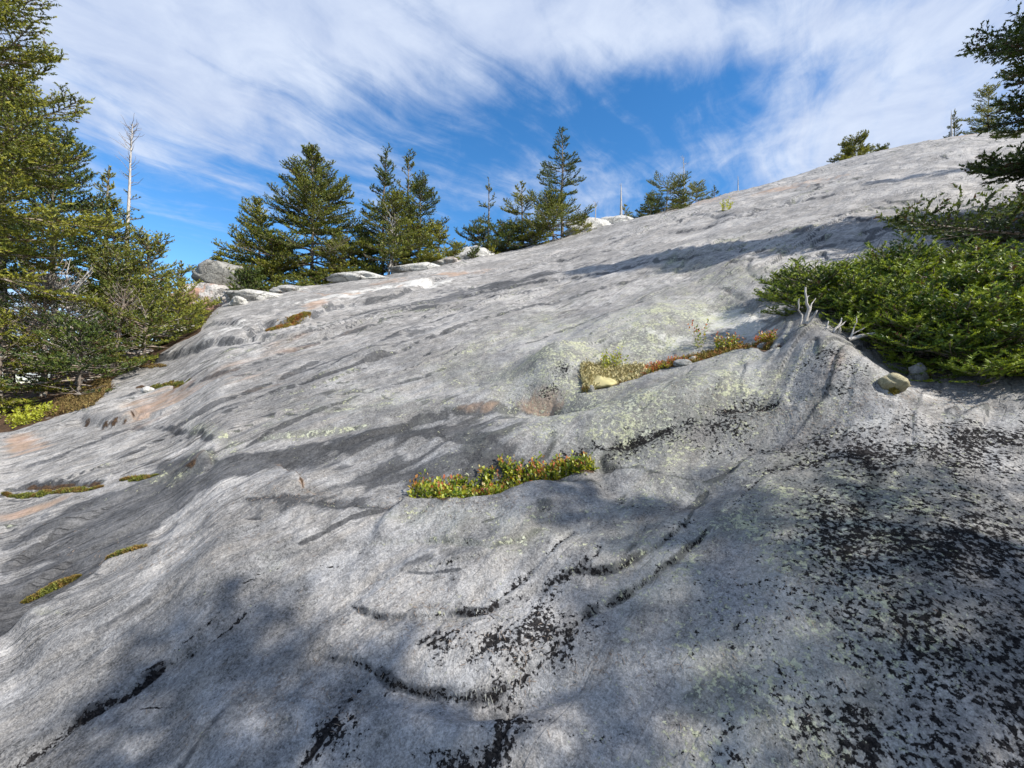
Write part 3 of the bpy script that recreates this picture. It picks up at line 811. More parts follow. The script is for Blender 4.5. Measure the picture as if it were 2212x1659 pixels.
def bark_mat(name, a, b, c=(0.34, 0.35, 0.31)):
    m, n, bs = material(name)
    P = n.new('ShaderNodeTexCoord').outputs['Object']
    q = n.noise(n.vmath('MULTIPLY', P, (1, 1, 0.25)), 60, 4, 0.65)
    l = n.noise(P, 14, 4, 0.6)
    col = n.mix(n.ramp(q, 0.35, 0.65), a, b)
    col = n.mix(n.ramp(l, 0.55, 0.62, 0, 0.7), col, c)
    n.put(bs.inputs['Base Color'], col); bs.inputs['Roughness'].default_value = 0.85
    bp = n.new('ShaderNodeBump'); n.put(bp.inputs['Height'], n.math('MULTIPLY', q, 0.006))
    bp.inputs['Distance'].default_value = 1.0; n.put(bs.inputs['Normal'], bp.outputs[0])
    return m


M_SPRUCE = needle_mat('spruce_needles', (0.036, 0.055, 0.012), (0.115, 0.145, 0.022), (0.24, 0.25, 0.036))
M_SPRUCE_SUN = needle_mat('sunlit_needles', (0.055, 0.075, 0.013), (0.17, 0.195, 0.024), (0.34, 0.33, 0.045))  # brighter copy of the spruce needles, sunlight put into the colour
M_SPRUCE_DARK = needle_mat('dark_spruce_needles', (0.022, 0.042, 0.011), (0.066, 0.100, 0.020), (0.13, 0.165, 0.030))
M_FIR = needle_mat('fir_needles', (0.018, 0.044, 0.009), (0.058, 0.112, 0.014), (0.34, 0.42, 0.040), dead=0.008)  # tips are new growth, raised further to stand for sunlit tips
M_BARK = bark_mat('spruce_bark', (0.095, 0.075, 0.060), (0.22, 0.185, 0.155))
M_TWIG = bark_mat('twig_bark', (0.14, 0.105, 0.080), (0.30, 0.245, 0.20))
M_DEAD = bark_mat('bleached_wood', (0.30, 0.275, 0.25), (0.52, 0.49, 0.455), (0.45, 0.43, 0.40))


# ------------------------------------------------------------------ wood and needles from arrays
class Wood:
    def __init__(s):
        s.V = []; s.Fc = []; s.n = 0

    def tube(s, pts, radii, sides=5):
        pts = np.asarray(pts, float); k = len(pts)
        if k < 2:
            return
        T = np.gradient(pts, axis=0); T /= np.linalg.norm(T, axis=1)[:, None] + 1e-9
        ref = np.array([0, 0, 1.0]) if abs(T[0][2]) < 0.9 else np.array([1.0, 0, 0])
        N = np.cross(T, ref); N /= np.linalg.norm(N, axis=1)[:, None] + 1e-9
        B = np.cross(T, N)
        a = np.arange(sides) * 2 * math.pi / sides
        ring = (np.cos(a)[None, :, None] * N[:, None] + np.sin(a)[None, :, None] * B[:, None])
        V = pts[:, None] + ring * np.asarray(radii)[:, None, None]
        V = V.reshape(-1, 3)
        i = np.arange(k - 1)[:, None] * sides; j = np.arange(sides)[None]; j2 = (j + 1) % sides
        Fq = np.stack([i + j, i + j2, i + sides + j2, i + sides + j], -1).reshape(-1, 4) + s.n
        s.V.append(V); s.Fc.append(Fq); s.n += len(V)

    def mesh(s, name, mat):
        if not s.V:
            s.tube([(0, 0, 0), (0, 0, 0.01)], [0.001, 0.001], 3)
        return np_mesh(name, np.concatenate(s.V), np.concatenate(s.Fc), mat, smooth=True)


def unit(v):
    return v / (np.linalg.norm(v, axis=-1, keepdims=True) + 1e-9)


def needles_mesh(name, P0, P1, tone, mat, rng, k=12, nl=0.022, nw=0.004, spread=0.9, flat=0.0):
    """a brush of k needles round every shoot P0 > P1; flat > 0 parts them to both sides as on a fir"""
    P0 = np.asarray(P0, float); P1 = np.asarray(P1, float); n = len(P0)
    D = P1 - P0; L = np.linalg.norm(D, axis=1)[:, None]; D = D / (L + 1e-9)
    up = np.array([0, 0, 1.0]); N = np.cross(D, up); bad = np.linalg.norm(N, axis=1) < 0.05
    N[bad] = (1, 0, 0); N = unit(N); B = np.cross(N, D)
    t = (np.arange(k)[None] + rng.random((n, k))) / k
    a = rng.random((n, k)) * 2 * math.pi
    if flat:
        a = np.where(rng.random((n, k)) < 0.5, 0.0, math.pi) + rng.normal(0, 1 - flat, (n, k)) + 0.35 * np.where(rng.random((n, k)) < .5, 1, -1)
        a = np.where(np.sin(a) < -0.3, -a, a)
    base = P0[:, None] + D[:, None] * (t * L)[..., None]
    rad = np.cos(a)[..., None] * N[:, None] + np.sin(a)[..., None] * B[:, None]
    dirv = unit(rad * spread + D[:, None] * (0.55 + 0.5 * t[..., None]) + rng.normal(0, 0.12, (n, k, 3)))
    ln = nl * (0.7 + 0.5 * rng.random((n, k)))[..., None]
    tip = base + dirv * ln
    w = unit(np.cross(dirv, D[:, None] + rng.normal(0, 0.4, (n, k, 3)))) * (nw * 0.5)
    V = np.stack([base + w, tip, base - w], 2).reshape(-1, 3)
    m = n * k
    Fq = np.arange(m * 3).reshape(m, 3)
    tn = np.repeat(np.asarray(tone, float), k * 3, axis=0)
    tn = tn.reshape(n, k, 3, 3); tn[..., 0] = np.clip(tn[..., 0] + rng.normal(0, 0.10, (n, k, 1)), 0, 1) * 1.0
    return np_mesh(name, V, Fq, mat, attrs={'tone': ('FLOAT_VECTOR', tn.reshape(-1, 3))})


def bend_line(p, d, L, n, droop, tip_up, wig, rng):
    """a limb: leaves along d, sags, and lifts again at the tip"""
    pts = [np.array(p, float)]; d = np.array(d, float); st = L / n
    for i in range(n):
        f = (i + 1) / n
        d = d + np.array([0, 0, -droop * (1 - f) + tip_up * f]) / n * 1.6 + rng.normal(0, wig, 3) / n
        d = d / np.linalg.norm(d)
        pts.append(pts[-1] + d * st)
    return np.array(pts)


def conifer(seed, H, R, prof=None, k=8, nl=0.042, nw=0.026, shoot=0.075, whorl=0.22, per=5, droop=0.35, tip_up=0.55,
            bare=0.05, gap=0.12, side=None, side_amp=0.0, trunk_r=None, dead_low=0.25, leaders=1, spacing=0.06, flat=0.0,
            spread=0.9, keep=None, lean=(0, 0), tert=True, fol=1.0, extra=None, top_el=1.1):
    """returns trunk, limb and needle arrays for one conifer, base at the origin"""
    rng = np.random.default_rng(seed)
    trunkW = Wood(); limbW = Wood()
    S0 = []; S1 = []; TN = []
    prof = prof or (lambda f: (1 - f) ** 0.85)
    trunk_r = trunk_r or 0.011 * H + 0.008
    nt = 14
    off = np.cumsum(rng.normal(0, 0.018 * H / 5, (nt, 2)), axis=0); off[0] = 0
    off = off + np.outer(np.linspace(0, 1, nt) ** 1.3, lean)
    tz = np.linspace(-0.35, H, nt)
    tp = np.column_stack([off, tz])
    tr = trunk_r * (1 - np.clip(tz / H, 0, 1)) ** 0.85 + 0.006
    tr[0] *= 1.25
    trunkW.tube(tp, tr, 8)

    def trunk_at(z):
        return np.array([np.interp(z, tz, tp[:, 0]), np.interp(z, tz, tp[:, 1]), z])

    def spray(P, L, bz, live, br_tone):
        """side twigs and shoots along one limb polyline"""
        nseg = len(P) - 1
        cum = np.concatenate([[0], np.cumsum(np.linalg.norm(np.diff(P, axis=0), axis=1))])
        tot = cum[-1]
        def at(s_):
            j = min(int(np.searchsorted(cum, s_, 'right')) - 1, nseg - 1)
            f = (s_ - cum[j]) / max(1e-6, cum[j + 1] - cum[j])
            return P[j] + (P[j + 1] - P[j]) * f, unit(P[j + 1] - P[j])
        start = 0.14 if live > 0.6 else 0.3
        s_ = tot * start + rng.random() * spacing
        sgn = 1
        while s_ < tot:
            f = s_ / tot
            q, d = at(s_)
            l = (0.46 * L * (1 - f) ** 0.8 * (0.45 + 0.55 * min(1, f * 2.6)) + 0.05) * (0.55 + 0.75 * rng.random())
            l = min(l, 0.48)
            lat = unit(np.cross(d, [0, 0, 1.0])) * sgn
            e = unit(d * (0.70 + 0.25 * rng.random()) + lat * 0.85 + np.array([0, 0, -0.22 + 0.45 * rng.random() + 0.25 * f]))
            n2 = max(2, int(l / shoot + 0.6))
            tw = bend_line(q, e, l, n2, 0.45 * droop, 0.3, 0.22, rng)
            alive = rng.random() < live * (0.55 + 0.6 * f)
            limbW.tube(tw if n2 < 4 else tw[::2], np.linspace(0.0042, 0.0016, len(tw if n2 < 4 else tw[::2])), 3)
            if alive:
                for i in range(n2):
                    fr = (i + 1) / n2
                    if rng.random() < fol:
                        S0.append(tw[i]); S1.append(tw[i + 1])
                        TN.append((rng.random(), 1.0 if (i == n2 - 1 and rng.random() < 0.55) else 0.0, br_tone))
                    if tert and l > 0.10 and i < n2 - 0 and rng.random() < 0.92:
                        for sg in (1, -1):
                            if rng.random() < 0.2:
                                continue
                            dd = unit(tw[i + 1] - tw[i]); la = unit(np.cross(dd, [0, 0, 1.0])) * sg
                            ee = unit(dd * 0.8 + la * 0.75 + np.array([0, 0, -0.1 + 0.5 * rng.random()]))
                            ll = shoot * (0.8 + 1.2 * (1 - fr) + 0.4 * rng.random())
                            S0.append(tw[i + 1]); S1.append(tw[i + 1] + ee * ll)
                            TN.append((rng.random(), 1.0 if rng.random() < 0.3 else 0.0, br_tone))
            elif rng.random() < 0.5:
                for sg in (1, -1):
                    dd = unit(tw[-1] - tw[-2]); la = unit(np.cross(dd, [0, 0, 1.0])) * sg
                    b0 = tw[len(tw) // 2]
                    limbW.tube([b0, b0 + (dd * 0.7 + la * 0.6) * l * 0.4], [0.002, 0.001], 3)
            s_ += spacing * (0.7 + 0.6 * rng.random()); sgn = -sgn
        # the leading shoots
        m = max(1, int(tot * (1 - start) / shoot))
        if live > 0.3:
            for i in range(m):
                a, _ = at(tot * (start + (1 - start) * i / m)); b, _ = at(min(tot, tot * (start + (1 - start) * (i + 1) / m)))
                S0.append(a); S1.append(b); TN.append((rng.random(), 1.0 if i == m - 1 else 0.0, br_tone))

    z = H * bare + 0.04
    while z < H * 0.985:
        f = z / H
        Rf = R * prof(f)
        dens_skip = rng.random() < gap
        nb = per if not dens_skip else max(1, per // 2)
        a0 = rng.random() * 2 * math.pi
        for b in range(nb):
            az = a0 + b * 2 * math.pi / nb + rng.normal(0, 0.25)
            L = Rf * (0.45 + 0.72 * rng.random() ** 0.8)
            if side is not None:
                L *= 1 + side_amp * math.cos(az - side)
            if L < 0.06:
                L = 0.06 + 0.05 * rng.random()
            el = -0.12 + top_el * f ** 1.6 + rng.normal(0, 0.17)
            d = np.array([math.cos(az) * math.cos(el), math.sin(az) * math.cos(el), math.sin(el)])
            p = trunk_at(min(H * .99, max(0.03, z + rng.normal(0, 0.30 * whorl))))
            if keep is not None and not keep(az, f, rng):
                continue
            n_ = 4 if L < 0.4 else 7
            P = bend_line(p, d, L, n_, droop * (1 - 0.5 * f), tip_up, 0.35, rng)
            r0 = 0.006 + 0.010 * L
            limbW.tube(P, np.linspace(r0, 0.0025, len(P)), 4)
            dl = dead_low * max(0, 1 - f / 0.35)
            live = 1.0 if rng.random() > dl else 0.15
            spray(P, L, z, live, rng.random())
        z += whorl * (0.55 + 0.5 * (1 - f)) * (0.75 + 0.5 * rng.random())
    # leader
    top = trunk_at(H)
    for i in range(3):
        S0.append(top + np.array([0, 0, -0.08 * i - .08])); S1.append(top + np.array([0, 0, -0.08 * i])); TN.append((rng.random(), 1.0, 1))
    if extra:
        extra(rng, trunkW, limbW, spray, trunk_at)
    return dict(rng=rng, trunk=trunkW, limb=limbW, S0=S0, S1=S1, TN=TN, k=k, nl=nl, nw=nw, flat=flat, spread=spread, H=H)


def meshes(c, mat=None, bark=None):
    out = [c['trunk'].mesh('trunk', bark or M_BARK), c['limb'].mesh('branches', M_TWIG if bark is None else bark)]
    if len(c['S0']):
        out.append(needles_mesh('crown', c['S0'], c['S1'], c['TN'], mat or M_SPRUCE, c['rng'], c['k'], c['nl'], c['nw'], c['spread'], c['flat']))
    return out


NEEDLE_COUNT = [0]


def plant(name, ms, loc, label, cat, group=None, rotz=0.0, scale=1.0, tilt=(0, 0)):
    root = link(name, None, label=label, cat=cat, group=group, loc=loc)
    root.rotation_euler = (tilt[0], tilt[1], rotz); root.scale = (scale,) * 3 if not isinstance(scale, tuple) else scale
    root.empty_display_size = 0.2
    for nm, me in zip(('trunk', 'branches', 'crown'), ms):
        link(nm, me, root, kind=None if nm == 'trunk' else 'stuff')
        NEEDLE_COUNT[0] += len(me.polygons) if me.users == 1 else 0
    return root


def at_dist(px, py_top, dist):
    """a stem at this column and distance (metres along the view axis): foot on the ground, and its height"""
    u = (px - 1106) / F
    x, y = u * dist, dist
    z = gz(x, y)
    return (x, y, z), HC + (829.5 - py_top) / F * dist - z


# --- the middle-ground trees on the crest ---------------------------------------------------
G_CREST = 'spruces standing along the crest'


def crest(px, ytop, dist, seed, R, label, name='spruce_tree', cat='spruce tree', mat=None, rotz=0, **kw):
    loc, H = at_dist(px, ytop, dist)
    kw.setdefault('k', 7)
    c = conifer(seed, H, R, **kw)
    return plant(name, meshes(c, mat), (loc[0], loc[1], loc[2]), label, cat, G_CREST if name == 'spruce_tree' else None, rotz)


cone = lambda f: (1 - f) ** 0.9 * (0.75 + 0.25 * min(1, f * 5))
wide = lambda f: (1 - f) ** 0.75
slim = lambda f: 0.30 + 0.70 * (1 - f) ** 1.2
tuft = lambda f: 0.55 + 0.45 * math.sin(min(1, f * 1.1) * 3.0)

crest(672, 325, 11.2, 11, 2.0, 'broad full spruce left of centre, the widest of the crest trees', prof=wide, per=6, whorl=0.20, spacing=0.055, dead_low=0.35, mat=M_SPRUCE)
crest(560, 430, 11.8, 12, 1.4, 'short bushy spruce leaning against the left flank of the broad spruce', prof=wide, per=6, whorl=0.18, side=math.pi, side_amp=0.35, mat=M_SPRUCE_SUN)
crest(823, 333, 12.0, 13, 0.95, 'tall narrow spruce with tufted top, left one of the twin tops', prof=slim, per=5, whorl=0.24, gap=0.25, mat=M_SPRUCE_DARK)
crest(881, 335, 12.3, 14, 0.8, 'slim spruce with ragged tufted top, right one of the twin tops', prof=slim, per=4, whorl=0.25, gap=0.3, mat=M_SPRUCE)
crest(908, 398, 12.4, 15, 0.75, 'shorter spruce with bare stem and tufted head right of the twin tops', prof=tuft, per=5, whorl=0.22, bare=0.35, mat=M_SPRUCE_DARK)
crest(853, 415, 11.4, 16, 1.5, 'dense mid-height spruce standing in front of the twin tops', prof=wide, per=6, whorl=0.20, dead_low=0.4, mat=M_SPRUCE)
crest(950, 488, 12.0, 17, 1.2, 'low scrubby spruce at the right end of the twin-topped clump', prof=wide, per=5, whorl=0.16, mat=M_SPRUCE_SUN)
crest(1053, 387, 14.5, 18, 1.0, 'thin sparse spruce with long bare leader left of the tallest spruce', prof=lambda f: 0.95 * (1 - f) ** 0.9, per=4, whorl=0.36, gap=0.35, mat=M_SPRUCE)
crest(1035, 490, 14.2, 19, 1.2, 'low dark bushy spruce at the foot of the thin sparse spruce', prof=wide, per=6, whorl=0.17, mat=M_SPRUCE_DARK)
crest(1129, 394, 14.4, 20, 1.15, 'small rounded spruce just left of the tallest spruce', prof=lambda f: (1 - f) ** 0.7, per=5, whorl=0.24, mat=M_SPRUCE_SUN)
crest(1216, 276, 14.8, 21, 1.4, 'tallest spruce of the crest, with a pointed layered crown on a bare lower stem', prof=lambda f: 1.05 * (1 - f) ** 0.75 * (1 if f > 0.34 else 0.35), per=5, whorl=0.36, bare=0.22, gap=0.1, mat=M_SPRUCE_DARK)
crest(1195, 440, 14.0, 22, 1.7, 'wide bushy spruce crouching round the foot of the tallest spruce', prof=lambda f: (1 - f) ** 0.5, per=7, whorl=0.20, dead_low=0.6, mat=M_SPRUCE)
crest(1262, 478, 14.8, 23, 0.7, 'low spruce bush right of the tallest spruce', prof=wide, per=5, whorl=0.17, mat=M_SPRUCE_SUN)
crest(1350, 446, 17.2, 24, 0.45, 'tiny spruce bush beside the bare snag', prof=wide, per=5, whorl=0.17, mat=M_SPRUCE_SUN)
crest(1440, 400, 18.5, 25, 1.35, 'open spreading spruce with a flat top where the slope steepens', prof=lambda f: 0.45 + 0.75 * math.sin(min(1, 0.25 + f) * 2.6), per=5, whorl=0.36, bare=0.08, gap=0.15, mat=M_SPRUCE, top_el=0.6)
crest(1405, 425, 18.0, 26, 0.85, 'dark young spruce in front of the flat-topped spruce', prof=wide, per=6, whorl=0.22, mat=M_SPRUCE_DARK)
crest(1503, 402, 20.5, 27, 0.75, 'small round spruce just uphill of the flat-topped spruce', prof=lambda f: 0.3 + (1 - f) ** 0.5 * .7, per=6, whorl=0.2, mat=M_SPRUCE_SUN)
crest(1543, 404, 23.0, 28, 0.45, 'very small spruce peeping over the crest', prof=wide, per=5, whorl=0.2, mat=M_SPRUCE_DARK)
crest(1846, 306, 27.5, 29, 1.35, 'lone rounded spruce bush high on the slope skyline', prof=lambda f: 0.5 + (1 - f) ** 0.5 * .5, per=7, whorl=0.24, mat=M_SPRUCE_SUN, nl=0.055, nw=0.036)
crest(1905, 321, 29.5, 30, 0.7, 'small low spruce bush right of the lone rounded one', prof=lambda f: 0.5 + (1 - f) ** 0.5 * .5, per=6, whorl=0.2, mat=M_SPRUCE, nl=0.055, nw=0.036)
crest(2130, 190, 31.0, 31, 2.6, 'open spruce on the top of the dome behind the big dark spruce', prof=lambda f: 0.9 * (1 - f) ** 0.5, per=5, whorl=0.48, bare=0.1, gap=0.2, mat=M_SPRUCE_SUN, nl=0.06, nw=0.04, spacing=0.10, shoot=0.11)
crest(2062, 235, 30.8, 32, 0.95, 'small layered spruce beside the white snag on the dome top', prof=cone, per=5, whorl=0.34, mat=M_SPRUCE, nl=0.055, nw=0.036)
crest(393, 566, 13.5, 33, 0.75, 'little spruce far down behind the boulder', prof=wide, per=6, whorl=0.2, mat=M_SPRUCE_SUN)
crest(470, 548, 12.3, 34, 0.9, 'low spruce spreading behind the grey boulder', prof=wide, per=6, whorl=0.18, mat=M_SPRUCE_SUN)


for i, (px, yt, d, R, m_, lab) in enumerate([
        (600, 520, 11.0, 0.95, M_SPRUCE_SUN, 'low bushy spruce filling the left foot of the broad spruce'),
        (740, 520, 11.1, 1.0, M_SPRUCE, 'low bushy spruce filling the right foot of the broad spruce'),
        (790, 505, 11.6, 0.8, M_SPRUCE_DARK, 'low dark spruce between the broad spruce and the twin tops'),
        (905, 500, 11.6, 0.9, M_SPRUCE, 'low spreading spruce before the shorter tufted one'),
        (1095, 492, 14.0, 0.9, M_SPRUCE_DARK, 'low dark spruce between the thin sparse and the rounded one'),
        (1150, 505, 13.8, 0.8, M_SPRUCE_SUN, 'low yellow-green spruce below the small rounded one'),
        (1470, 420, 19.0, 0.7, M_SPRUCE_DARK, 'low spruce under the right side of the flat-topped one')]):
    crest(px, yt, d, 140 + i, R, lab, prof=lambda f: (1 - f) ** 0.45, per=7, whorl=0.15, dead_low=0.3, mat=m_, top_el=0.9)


# bare snags
def snag(px, ytop, dist, seed, R, label, fol=0.0, whorl=0.3, per=3, trunk_r=None, keep=None, lean=(0, 0), tert=False):
    loc, H = at_dist(px, ytop, dist)
    rng = np.random.default_rng(seed)
    c = conifer(seed, H, R, prof=lambda f: 0.6 + 0.4 * math.sin(f * 9), per=per, whorl=whorl, dead_low=0, fol=0, tert=False, gap=0.4, spacing=0.11,
                trunk_r=trunk_r, keep=keep, lean=lean, droop=0.1, tip_up=0.5)
    c['S0'] = []
    return plant('dead_tree', meshes(c, bark=M_DEAD), loc, label, 'dead tree')


snag(1343, 395, 17.0, 41, 0.10, 'bare bleached snag standing alone between the crest spruces', whorl=0.35, per=2, trunk_r=0.06)
snag(1286, 436, 15.6, 42, 0.20, 'short grey dead tree with stubby twigs right of the tallest spruce', whorl=0.16, per=4)
snag(1479, 340, 19.0, 43, 0.28, 'slender dead treetop rising behind the flat-topped spruce', whorl=0.22, per=3)
snag(1594, 379, 23.5, 44, 0.10, 'tiny white dead stem on the bare skyline', whorl=0.3, per=2, trunk_r=0.03)
snag(2056, 238, 30.0, 45, 0.08, 'crooked white dead trunk on the dome top beside the layered spruce', whorl=0.6, per=1, trunk_r=0.09)
snag(848, 470, 11.1, 46, 0.35, 'grey dead sapling standing in front of the twin-topped clump', whorl=0.14, per=4, trunk_r=0.03)
snag(838, 500, 11.0, 47, 0.02, 'bent white dead stem at the foot of the twin-topped clump', whorl=0.8, per=1, trunk_r=0.03, lean=(0.25, 0))

# ------------------------------------------------------------------ near trees on the left
def near(px, ytop, dist, seed, R, label, mat=M_SPRUCE_SUN, name='spruce_tree', group='spruces crowding the left edge', rotz=0, H=None, **kw):
    loc, h = at_dist(px, ytop, dist)
    c = conifer(seed, H or h, R, **kw)
    return plant(name, meshes(c, mat), loc, label, 'spruce tree', group, rotz)


N1 = dict(k=11, nl=0.030, nw=0.0165, shoot=0.075, spacing=0.038, whorl=0.22, per=5)
near(-75, -200, 4.6, 61, 1.12, 'tall near spruce at the left edge with long drooping sunlit branches', mat=M_SPRUCE_SUN, bare=0.28, prof=lambda f: 0.62 + 0.38 * (1 - f), dead_low=0.3, gap=0.1, side=0.3, side_amp=0.15,
     keep=lambda az, f, r: math.cos(az - 0.2) > -0.35 or r.random() < 0.35, **N1)
N2 = dict(k=8, nl=0.034, nw=0.018, shoot=0.075, spacing=0.055, whorl=0.20, per=6)
near(30, 170, 7.0, 62, 1.2, 'tall dark spruce behind the near one at the left edge', mat=M_SPRUCE, prof=lambda f: 0.35 + 0.65 * (1 - f), dead_low=0.3, **N2)
near(215, 352, 7.6, 63, 0.95, 'pointed green spruce in front of the dead-topped tree', mat=M_SPRUCE_SUN, prof=lambda f: (1 - f) ** 0.8, dead_low=0.3, **N2)
near(120, 320, 6.6, 64, 1.1, 'full spruce with a long bough reaching right over the thicket', mat=M_SPRUCE_DARK, prof=lambda f: 0.3 + 0.7 * (1 - f) ** .7, side=0.1, side_amp=0.3, dead_low=0.3, **N2)
near(320, 510, 7.6, 65, 1.25, 'bright green young spruce at the right edge of the left thicket', mat=M_SPRUCE_SUN, prof=lambda f: (1 - f) ** 0.6, **N2)
near(255, 545, 6.9, 66, 1.0, 'bushy spruce below the dead-topped tree', mat=M_SPRUCE, prof=lambda f: (1 - f) ** 0.5, dead_low=0.6, **N2)
near(385, 650, 7.2, 67, 0.80, 'low bright spruce bush spilling onto the rock below the boulder', mat=M_SPRUCE_SUN, prof=lambda f: (1 - f) ** 0.4 * .8 + .2, **dict(N2, whorl=0.13))
near(310, 670, 6.2, 68, 0.95, 'low spruce bush on the edge of the slab left of the bright one', mat=M_SPRUCE, prof=lambda f: (1 - f) ** 0.4 * .8 + .2, **dict(N2, whorl=0.13))
near(170, 735, 5.2, 69, 0.9, 'low shaded spruce bush sprawling beneath the dead thicket', mat=M_SPRUCE_DARK, prof=lambda f: (1 - f) ** 0.4 * .8 + .2, **dict(N2, whorl=0.14))
near(0, 690, 5.0, 70, 0.7, 'yellow-green spruce sapling at the left edge under the tall spruce', mat=M_SPRUCE_SUN, prof=lambda f: (1 - f) ** 0.5, **dict(N2, whorl=0.18))


def deadtop():
    loc, H = at_dist(268, 268, 8.0)
    def low(az, f, r):
        return r.random() < (0.95 if f < 0.55 else 0.25)
    c = conifer(71, H, 0.95, prof=lambda f: max(0.10, 0.9 * (1 - f) ** 1.2) + (0.08 if f > 0.9 else 0), per=5, whorl=0.2, dead_low=0.2, keep=low,
                k=8, nl=0.034, nw=0.018, spacing=0.06, lean=(0.14, 0), fol=1.0, trunk_r=0.045)
    zs = np.array([p[2] for p in c['S1']]); rng = np.random.default_rng(5)
    kp = (zs < H * 0.62) | ((zs < H * 0.8) & (rng.random(len(zs)) < 0.35))
    for key in ('S0', 'S1', 'TN'):
        c[key] = [v for v, q in zip(c[key], kp) if q]
    # twiggy dead broom at the very top
    for i in range(46):
        z = H * (0.72 + 0.28 * rng.random() ** 0.7); a = rng.random() * 6.28; L = 0.10 + 0.22 * rng.random()
        b = np.array([0.14 * (z / H) ** 1.3, 0, z])
        P = bend_line(b, (math.cos(a), math.sin(a), 0.7), L, 4, 0.0, 0.5, 0.8, rng)
        c['limb'].tube(P, np.linspace(0.006, 0.002, 5), 3)
    ms = meshes(c, M_SPRUCE)
    ms[0].materials[0] = M_DEAD
    plant('spruce_tree', ms, loc, 'spire-like spruce with a dead leafless reddish top behind the left thicket', 'spruce tree', 'spruces crowding the left edge')


deadtop()
for i, (px, yt, d, R, lab) in enumerate([
        (175, 620, 5.7, 0.75, 'grey leafless spruce with tangled dead branches in the left thicket'),
        (90, 600, 5.4, 0.75, 'dead twiggy spruce nearest the left edge of the thicket'),
        (240, 640, 6.0, 0.5, 'small dead spruce with bare forked limbs beside the bushy spruce')]):
    loc, H = at_dist(px, yt, d)
    c = conifer(80 + i, H, R, prof=lambda f: 0.5 + 0.5 * (1 - f), per=6, whorl=0.11, fol=0, tert=False, spacing=0.07, trunk_r=0.03, droop=0.2, lean=(0.2 * (i - 1), 0))
    c['S0'] = []
    plant('dead_tree', meshes(c, bark=M_DEAD if i == 0 else M_TWIG), loc, lab, 'dead tree', 'dead spruces in the left thicket')

# ------------------------------------------------------------------ near trees on the right and the ones that shade the slab
rt = hit(2180, 505)
RT_LABEL = 'big dark spruce at the right edge, its lowest boughs sweeping over the rock'
loc = (rt[0] + 1.25, rt[1] - 0.1, gz(rt[0] + 0.75, rt[1] - 0.1))
loc = (loc[0], loc[1], loc[2] - 0.45)
c = conifer(91, 6.0, 2.2, prof=lambda f: 1.0 if f < .10 else (.42 if f < .17 else (.52 * (1.15 - 0.8 * f))), k=10, nl=0.034, nw=0.021, shoot=0.085, spacing=0.042, whorl=0.17, per=7, tip_up=0.3,
            side=math.pi, side_amp=0.25, dead_low=0.1, keep=lambda az, f, r: math.cos(az - math.pi) > -0.5 or r.random() < 0.4)
plant('spruce_tree', meshes(c, M_SPRUCE_DARK), loc, RT_LABEL, 'spruce tree', 'large spruces on the right')

SH = conifer(92, 7.0, 1.5, prof=lambda f: 0.25 + 0.75 * (1 - f) ** .8, k=7, nl=0.045, nw=0.024, spacing=0.09, whorl=0.34, per=5, dead_low=0.3)
sh_ms = meshes(SH, M_SPRUCE_DARK)
for i, (x, y, s, lab) in enumerate([
        (3.3, -0.75, 0.60, 'spruce outside the picture on the right whose crown dapples the near rock'),
        (2.5, -0.45, 0.52, 'small spruce outside the picture beside the viewer'),
        (4.5, -0.25, 0.60, 'spruce outside the picture closest to the right edge of the near rock'),
        (7.5, 3.1, 0.95, 'spruce outside the picture right of the firs, shading the big dark spruce'),
        (4.2, -1.7, 0.55, 'second spruce outside the picture behind the one that dapples the rock'),
        (2.3, -1.7, 0.46, 'shorter spruce outside the picture just behind the viewer to the right'),
        (5.6, -1.2, 0.66, 'spruce outside the picture farthest behind the viewer to the right'),
        (9.6, 2.6, 1.05, 'spruce outside the picture behind the big dark spruce'),
        (13.0, 6.0, 0.9, 'spruce outside the picture uphill of the big dark spruce')]):
    plant('spruce_tree', sh_ms, (x, y, gz(x, y)), lab, 'spruce tree', 'large spruces on the right', rotz=i * 1.3, scale=s)

# ------------------------------------------------------------------ low firs on the right
FIRS = []
for sd_ in (101, 102):
    c = conifer(sd_, 0.52, 0.55, prof=lambda f: 1.0 - 0.5 * f * f, k=15, nl=0.028, nw=0.0135, shoot=0.085, spacing=0.055, whorl=0.085, per=8, droop=0.25, tip_up=0.7,
                bare=0.0, gap=0, flat=0.55, spread=1.15, dead_low=0.15, trunk_r=0.014, top_el=0.8)
    FIRS.append(meshes(c, M_FIR))
fir_spots = [
    (2180, 800, 1.0, 'low fir with the brightest yellow-green tips at the bottom right of the fir patch'),
    (2075, 800, 1.05, 'sunlit low fir at the front of the fir patch'),
    (1990, 780, 0.85, 'low fir just behind the two small stones'),
    (2130, 735, 1.1, 'shaded low fir in the middle of the patch near the right edge'),
    (2010, 725, 1.05, 'low fir in the middle of the patch'),
    (1905, 735, 0.9, 'low fir right of the lying dead stump'),
    (2205, 680, 1.05, 'dark low fir at the right edge of the patch'),
    (1840, 700, 0.85, 'low fir directly behind the dead stubs'),
    (1940, 670, 1.0, 'low fir behind the middle of the patch'),
    (2070, 655, 0.95, 'low fir with a taller leader in the shaded back of the patch'),
    (1760, 668, 0.8, 'low fir left of the centre whose sprays hang towards the knob'),
    (1700, 648, 0.6, 'small fir at the pointed left end of the patch'),
    (1850, 650, 0.75, 'dark fir at the back edge of the patch, left part'),
    (1980, 640, 0.8, 'dark fir at the back edge of the patch, middle part'),
]
for i, (px, py, s, lab) in enumerate(fir_spots):
    x, y = hit(px, py)
    f_ = s * max(0.75, y / 4.6)
    plant('fir_shrub', FIRS[i % 2], (x, y, gz(x, y) - 0.04), lab, 'fir shrub', 'low firs on the right', rotz=i * 2.1, scale=(f_, f_, f_ * 0.85))

